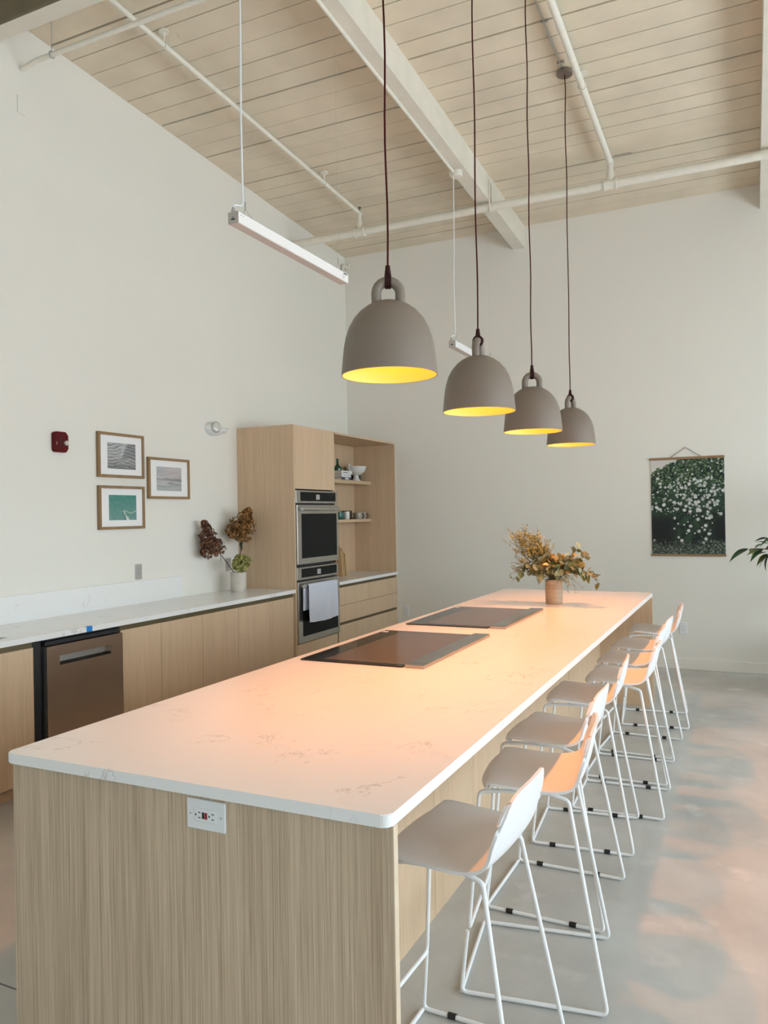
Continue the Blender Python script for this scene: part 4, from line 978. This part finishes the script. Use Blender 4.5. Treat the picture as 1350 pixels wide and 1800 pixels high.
def wisp(tip, sag, n, ln=0.016, wd=0.004, twigs=5):
    c = curve(mouth+Vector((rnd.uniform(-.03, .03), rnd.uniform(-.03, .03), 0)), tip, sag, 10); tube(stems, c, 0.0013, 4)
    for q in range(twigs):
        s = 0.45+0.55*(q+0.5)/twigs; i = min(int(s*10), 9); p = c[i].lerp(c[i+1], s*10-i); d = (c[i+1]-c[i]).normalized()
        e = p+d*rnd.uniform(.03, .07)+Vector((rnd.uniform(-.05, .05), rnd.uniform(-.05, .05), rnd.uniform(-.03, .05)))
        tube(stems, [p, (p+e)/2+Vector((0, 0, .006)), e], 0.0008, 4)
        for k in range(n):
            f = (k+1)/n; b = p.lerp(e, f); dd = (e-p).normalized(); sd = dd.cross(Vector((rnd.uniform(-1, 1), rnd.uniform(-1, 1), rnd.uniform(-1, 1)))).normalized()
            q1 = b+(dd*0.7+sd).normalized()*ln*rnd.uniform(.7, 1.3); w_ = (q1-b).cross(Vector((rnd.uniform(-1, 1), rnd.uniform(-1, 1), 1))).normalized()*wd
            mvec = (b+q1)/2
            fine.faces.new([fine.verts.new(x) for x in (b, mvec+w_, q1, mvec-w_)])
V3 = Vector
for _ in range(24): wisp((VX+rnd.uniform(-.30, -.10), VY+rnd.uniform(-.12, .10), TOP+rnd.uniform(.40, .515)), rnd.uniform(.0, .05), 11, .017, .0055, 6)
for tx, tz in ((-.30, .40), (-.26, .47), (-.05, .46), (-.02, .40), (-.31, .33)): wisp((VX+tx, VY+rnd.uniform(-.08, .08), TOP+tz), .03, 8)
for _ in range(5): wisp((VX+rnd.uniform(.10, .24), VY+rnd.uniform(-.12, -.02), TOP+rnd.uniform(.11, .18)), .12, 8, .018, .003, 4)
for _ in range(4): wisp((VX+rnd.uniform(-.30, -.24), VY+rnd.uniform(-.08, .02), TOP+rnd.uniform(.17, .26)), .10, 8, .018, .004, 4)
for tip, sag, nl, mt in (((-.30, -.03, .165), .16, 7, (0, 1)), ((-.22, -.08, .30), .06, 8, (2, 3, 1)), ((-.20, .05, .36), .05, 8, (1, 0, 2)), ((-.12, -.10, .24), .07, 8, (2, 3, 0)), ((-.10, .02, .40), .03, 7, (1, 0)),
                        ((.00, -.12, .29), .05, 8, (3, 2, 1)), ((.04, .06, .35), .04, 7, (0, 2)), ((.10, -.08, .33), .06, 9, (2, 0, 3)), ((.18, .00, .40), .05, 8, (0, 1, 2)), ((.26, -.05, .345), .09, 7, (0, 1, 3)),
                        ((.22, -.10, .27), .08, 9, (0, 1, 2)), ((.32, -.04, .20), .14, 8, (0, 1)), ((.345, -.08, .155), .19, 8, (0, 1, 2)), ((.24, .06, .20), .12, 7, (0, 1)), ((-.10, -.12, .19), .09, 6, (0, 1, 3)), ((.08, -.13, .22), .08, 7, (0, 2, 1)), ((-.16, .08, .26), .08, 6, (0, 1)), ((.14, .10, .27), .07, 6, (0, 1)), ((-.02, .0, .33), .02, 9, (0, 1, 2)), ((-.26, -.02, .22), .1, 6, (0, 1, 2))):
    sprig((VX+tip[0], VY+tip[1], TOP+tip[2]), sag, nl+3, mats=mt)
for _ in range(16): sprig((VX+rnd.uniform(-.20, .24), VY+rnd.uniform(-.13, .12), TOP+rnd.uniform(.22, .36)), .05, 8, mats=(0, 0, 1, 1, 2), start=0.25)
obj('stems', stems, STEMG, bq)['kind'] = 'stuff'
fo = obj('fine_foliage', fine, plain('fine_leaf', (0.36, 0.31, 0.10), 0.6, var=0.5, vscale=60), bq); fo['kind'] = 'stuff'

# ------------------------------------------------------------------ dried hydrangeas on the left counter
HX, HY = -4.185, 5.755
hv = thing('ceramic_vase', 'plain off-white cylinder vase on the left counter by the oven tower', 'vase', (HX, HY, 0.92))
bm = nb(); lathe(bm, [(0, 0), (0.066, 0), (0.070, 0.005), (0.0715, 0.09), (0.0715, 0.172), (0.070, 0.176), (0.066, 0.175), (0.065, 0.01), (0, 0.008)], (HX, HY, 0.92), 40); obj('vase_body', bm, STONEW, hv, smooth=True)
def hydrangea(label, centre, axis, L, R0, mat, stem_from, nfl, seed, leaves=0, cone=True, stem_to=None):
    t = thing('dried_hydrangea', label, 'flower', stem_from, group='dried hydrangeas in the off-white vase')
    rnd = random.Random(seed); ax = Vector(axis).normalized(); c0 = Vector(centre)
    q = ax.to_track_quat('Z', 'Y').to_matrix()
    blobs = []
    if cone:
        for h, rr_, nn, b_ in ((-0.30, 0.62, 5, 0.44), (-0.02, 0.55, 5, 0.42), (0.26, 0.30, 3, 0.40), (0.48, 0.10, 2, 0.30), (0.62, 0.0, 1, 0.20)):
            for m in range(nn):
                a = 2*PI*m/nn+rnd.uniform(-0.4, 0.4); f = rnd.uniform(0.8, 1.2)
                blobs.append((Vector((R0*rr_*f*math.cos(a), R0*rr_*f*math.sin(a), L*h+rnd.uniform(-.02, .02))), R0*b_*rnd.uniform(0.85, 1.15)))
    else:
        for m in range(9):
            v_ = Vector((rnd.uniform(-1, 1), rnd.uniform(-1, 1), rnd.uniform(-1, 1))).normalized(); blobs.append((v_*R0*0.42, R0*0.60))
    bm = nb()
    for k in range(nfl):
        bc, br_ = blobs[k % len(blobs)]
        s = rnd.random(); th = math.acos(2*s-1); a = rnd.uniform(0, 2*PI)
        dv = Vector((math.sin(th)*math.cos(a), math.sin(th)*math.sin(a), math.cos(th)))
        p = c0+q @ (bc+dv*br_*rnd.uniform(0.75, 1.12))
        nrm = (q @ dv+Vector((rnd.uniform(-.4, .4), rnd.uniform(-.4, .4), rnd.uniform(-.4, .4)))).normalized()
        u = nrm.cross(Vector((rnd.uniform(-1, 1), rnd.uniform(-1, 1), rnd.uniform(-1, 1)))).normalized(); v = nrm.cross(u); sz = rnd.uniform(0.010, 0.017)
        for m in range(4):
            e = u if m == 0 else v if m == 1 else -u if m == 2 else -v; f = nrm.cross(e)
            cu_ = rnd.uniform(0.1, 0.7)
            bm.faces.new([bm.verts.new(x) for x in (p, p+e*sz*0.6+f*sz*0.5+nrm*sz*cu_*0.5, p+e*sz*1.1+nrm*sz*cu_, p+e*sz*0.6-f*sz*0.5+nrm*sz*cu_*0.5)])
    hd = obj('flower_head', bm, mat, t); hd['kind'] = 'stuff'
    bm = nb(); tube(bm, [Vector(stem_from), Vector(stem_from).lerp(c0, 0.5)+Vector((0, 0, 0.01)), c0], 0.0035, 6, 0.05); obj('stem', bm, STEMD, t, smooth=True)
    for k in range(leaves):
        o = link('leaf', HLEAF, t); p = Vector(stem_from).lerp(c0, 0.62+0.08*k)
        o.matrix_parent_inverse = Matrix.Translation(-Vector(t.location)); o.matrix_basis = Matrix.Translation(p) @ orient((rnd.uniform(-.5, .5), rnd.uniform(-.5, .5), -1.0), rnd.uniform(0, 3))
HLEAF = leaf_mesh('leaf', 0.075, 0.017, LEAFD, 0.3, 8, True)
hydrangea('dark brown dried hydrangea head leaning left along the wall', (-4.275, 5.475, 1.375), (-0.12, -0.30, 1), 0.27, 0.108, HYDB, (HX-0.02, HY-0.02, 1.08), 800, 1, 1)
hydrangea('rust brown dried hydrangea head, tallest, against the oven tower', (-4.205, 5.85, 1.505), (0.42, 0.15, 1), 0.27, 0.118, HYDO, (HX, HY+0.02, 1.06), 850, 2, 3)
hydrangea('yellow-green dried hydrangea ball at the vase rim', (-4.105, 5.70, 1.178), (0.1, -0.1, 1), 0.1, 0.080, HYDG, (HX+0.01, HY, 1.05), 800, 3, 0, cone=False)

# ------------------------------------------------------------------ potted plant at the right edge
PXX, PYY = 0.70, 7.50
pp = thing('potted_plant', 'dark green rubber plant reaching in from the right edge', 'plant', (PXX, PYY, 0))
bm = nb(); lathe(bm, [(0, 0), (0.25, 0), (0.30, 0.48), (0.31, 0.52), (0.29, 0.52), (0.275, 0.46), (0, 0.45)], (PXX, PYY, 0), 32); obj('planter', bm, TERRA, pp, smooth=True)
bm = nb(); lathe(bm, [(0, 0.475), (0.277, 0.47), (0.27, 0.455), (0, 0.452)], (PXX, PYY, 0), 24); obj('soil', bm, SOIL, pp)
bm = nb(); rnd = random.Random(5)
tube(bm, [(PXX, PYY, 0.45), (PXX-0.02, PYY, 0.8), (PXX+0.02, PYY+0.02, 1.25), (PXX, PYY, 1.75)], [0.016]*4, 8)
RL = leaf_mesh('leaf', 0.22, 0.048, LEAF_B, 0.35, 10, True); RLL = leaf_mesh('leaf', 0.21, 0.042, LEAF_BL, 0.35, 10, True)
def pleaf(p, d, roll, sc, me):
    o = link('leaf', me, pp); o.matrix_parent_inverse = Matrix.Translation(-Vector(pp.location)); o.matrix_basis = Matrix.Translation(p) @ orient(d, roll) @ Matrix.Scale(sc, 4)
for z in (0.75, 0.95, 1.12, 1.3, 1.45, 1.6, 1.7):
    for k in range(9):
        a = rnd.uniform(0, 2*PI); L = rnd.uniform(0.10, 0.32)
        e = Vector((PXX+L*math.cos(a), PYY+L*math.sin(a), z+rnd.uniform(0.02, 0.10)))
        if e.x < 0.45 or e.y > 7.95: continue
        tube(bm, [(PXX, PYY, z), e], 0.005, 5)
        for m in range(2): pleaf(e, (math.cos(a+rnd.uniform(-.7, .7)), math.sin(a+rnd.uniform(-.7, .7)), rnd.uniform(-.6, .3)), rnd.uniform(-.5, .5), rnd.uniform(.8, 1.1), rnd.choice((RL, RL, RLL)))
# the branch that enters the picture
br = [(PXX, PYY, 1.14), (0.45, 7.15, 1.23), (0.20, 6.95, 1.255), (0.06, 6.95, 1.262), (-0.02, 6.95, 1.262)]
tube(bm, br, 0.005, 6, 0.03)
for p, d, r, s, m in (((-0.030, 6.95, 1.262), (-0.85, 0.1, -0.65), 0.5, 0.85, RL), ((-0.025, 6.95, 1.26), (0.35, -0.3, -0.5), 1.2, 0.30, RLL), ((0.012, 6.95, 1.266), (0.75, 0.2, 0.35), 0.2, 0.42, RL), ((0.055, 6.95, 1.262), (-0.75, -0.1, -0.40), -0.6, 0.55, RLL),
                     ((0.075, 6.95, 1.258), (-0.75, -0.2, -0.8), 0.9, 0.66, RL), ((0.10, 6.95, 1.236), (-0.9, 0, -0.5), 0.3, 0.60, RL), ((0.105, 6.95, 1.222), (-0.75, -0.2, -0.95), 1.0, 0.62, RLL), ((0.115, 6.95, 1.345), (-0.95, 0.1, -0.25), 0.4, 0.5, RL), ((0.10, 6.95, 1.345), (0.5, -0.1, -0.95), 0.8, 0.5, RLL),
                     ((0.09, 6.95, 1.25), (0.7, 0.1, 0.5), 0.3, 0.5, RLL), ((0.12, 6.95, 1.22), (-0.2, -0.2, -1.0), 0.5, 0.65, RL), ((0.125, 6.95, 1.26), (0.9, 0.1, -0.1), 0.4, 0.7, RL), ((0.2, 6.95, 1.25), (0.3, -0.5, -0.9), 0.4, 0.9, RL), ((0.13, 6.95, 1.225), (-0.55, -0.3, -0.75), 0.5, 0.7, RL), ((0.14, 6.95, 1.35), (-0.5, -0.2, -0.45), 0.6, 0.6, RL), ((0.11, 6.95, 1.30), (-0.8, -0.1, 0.15), 0.3, 0.45, RLL), ((0.22, 6.95, 1.26), (0.2, 0.6, 0.7), 0.4, 0.9, RL)):
    pleaf(p, d, r, s, m)
tube(bm, [(0.45, 7.15, 1.23), (0.22, 6.95, 1.32), (0.115, 6.95, 1.345)], 0.004, 5, 0.03)
obj('branches', bm, BARK, pp, smooth=True)
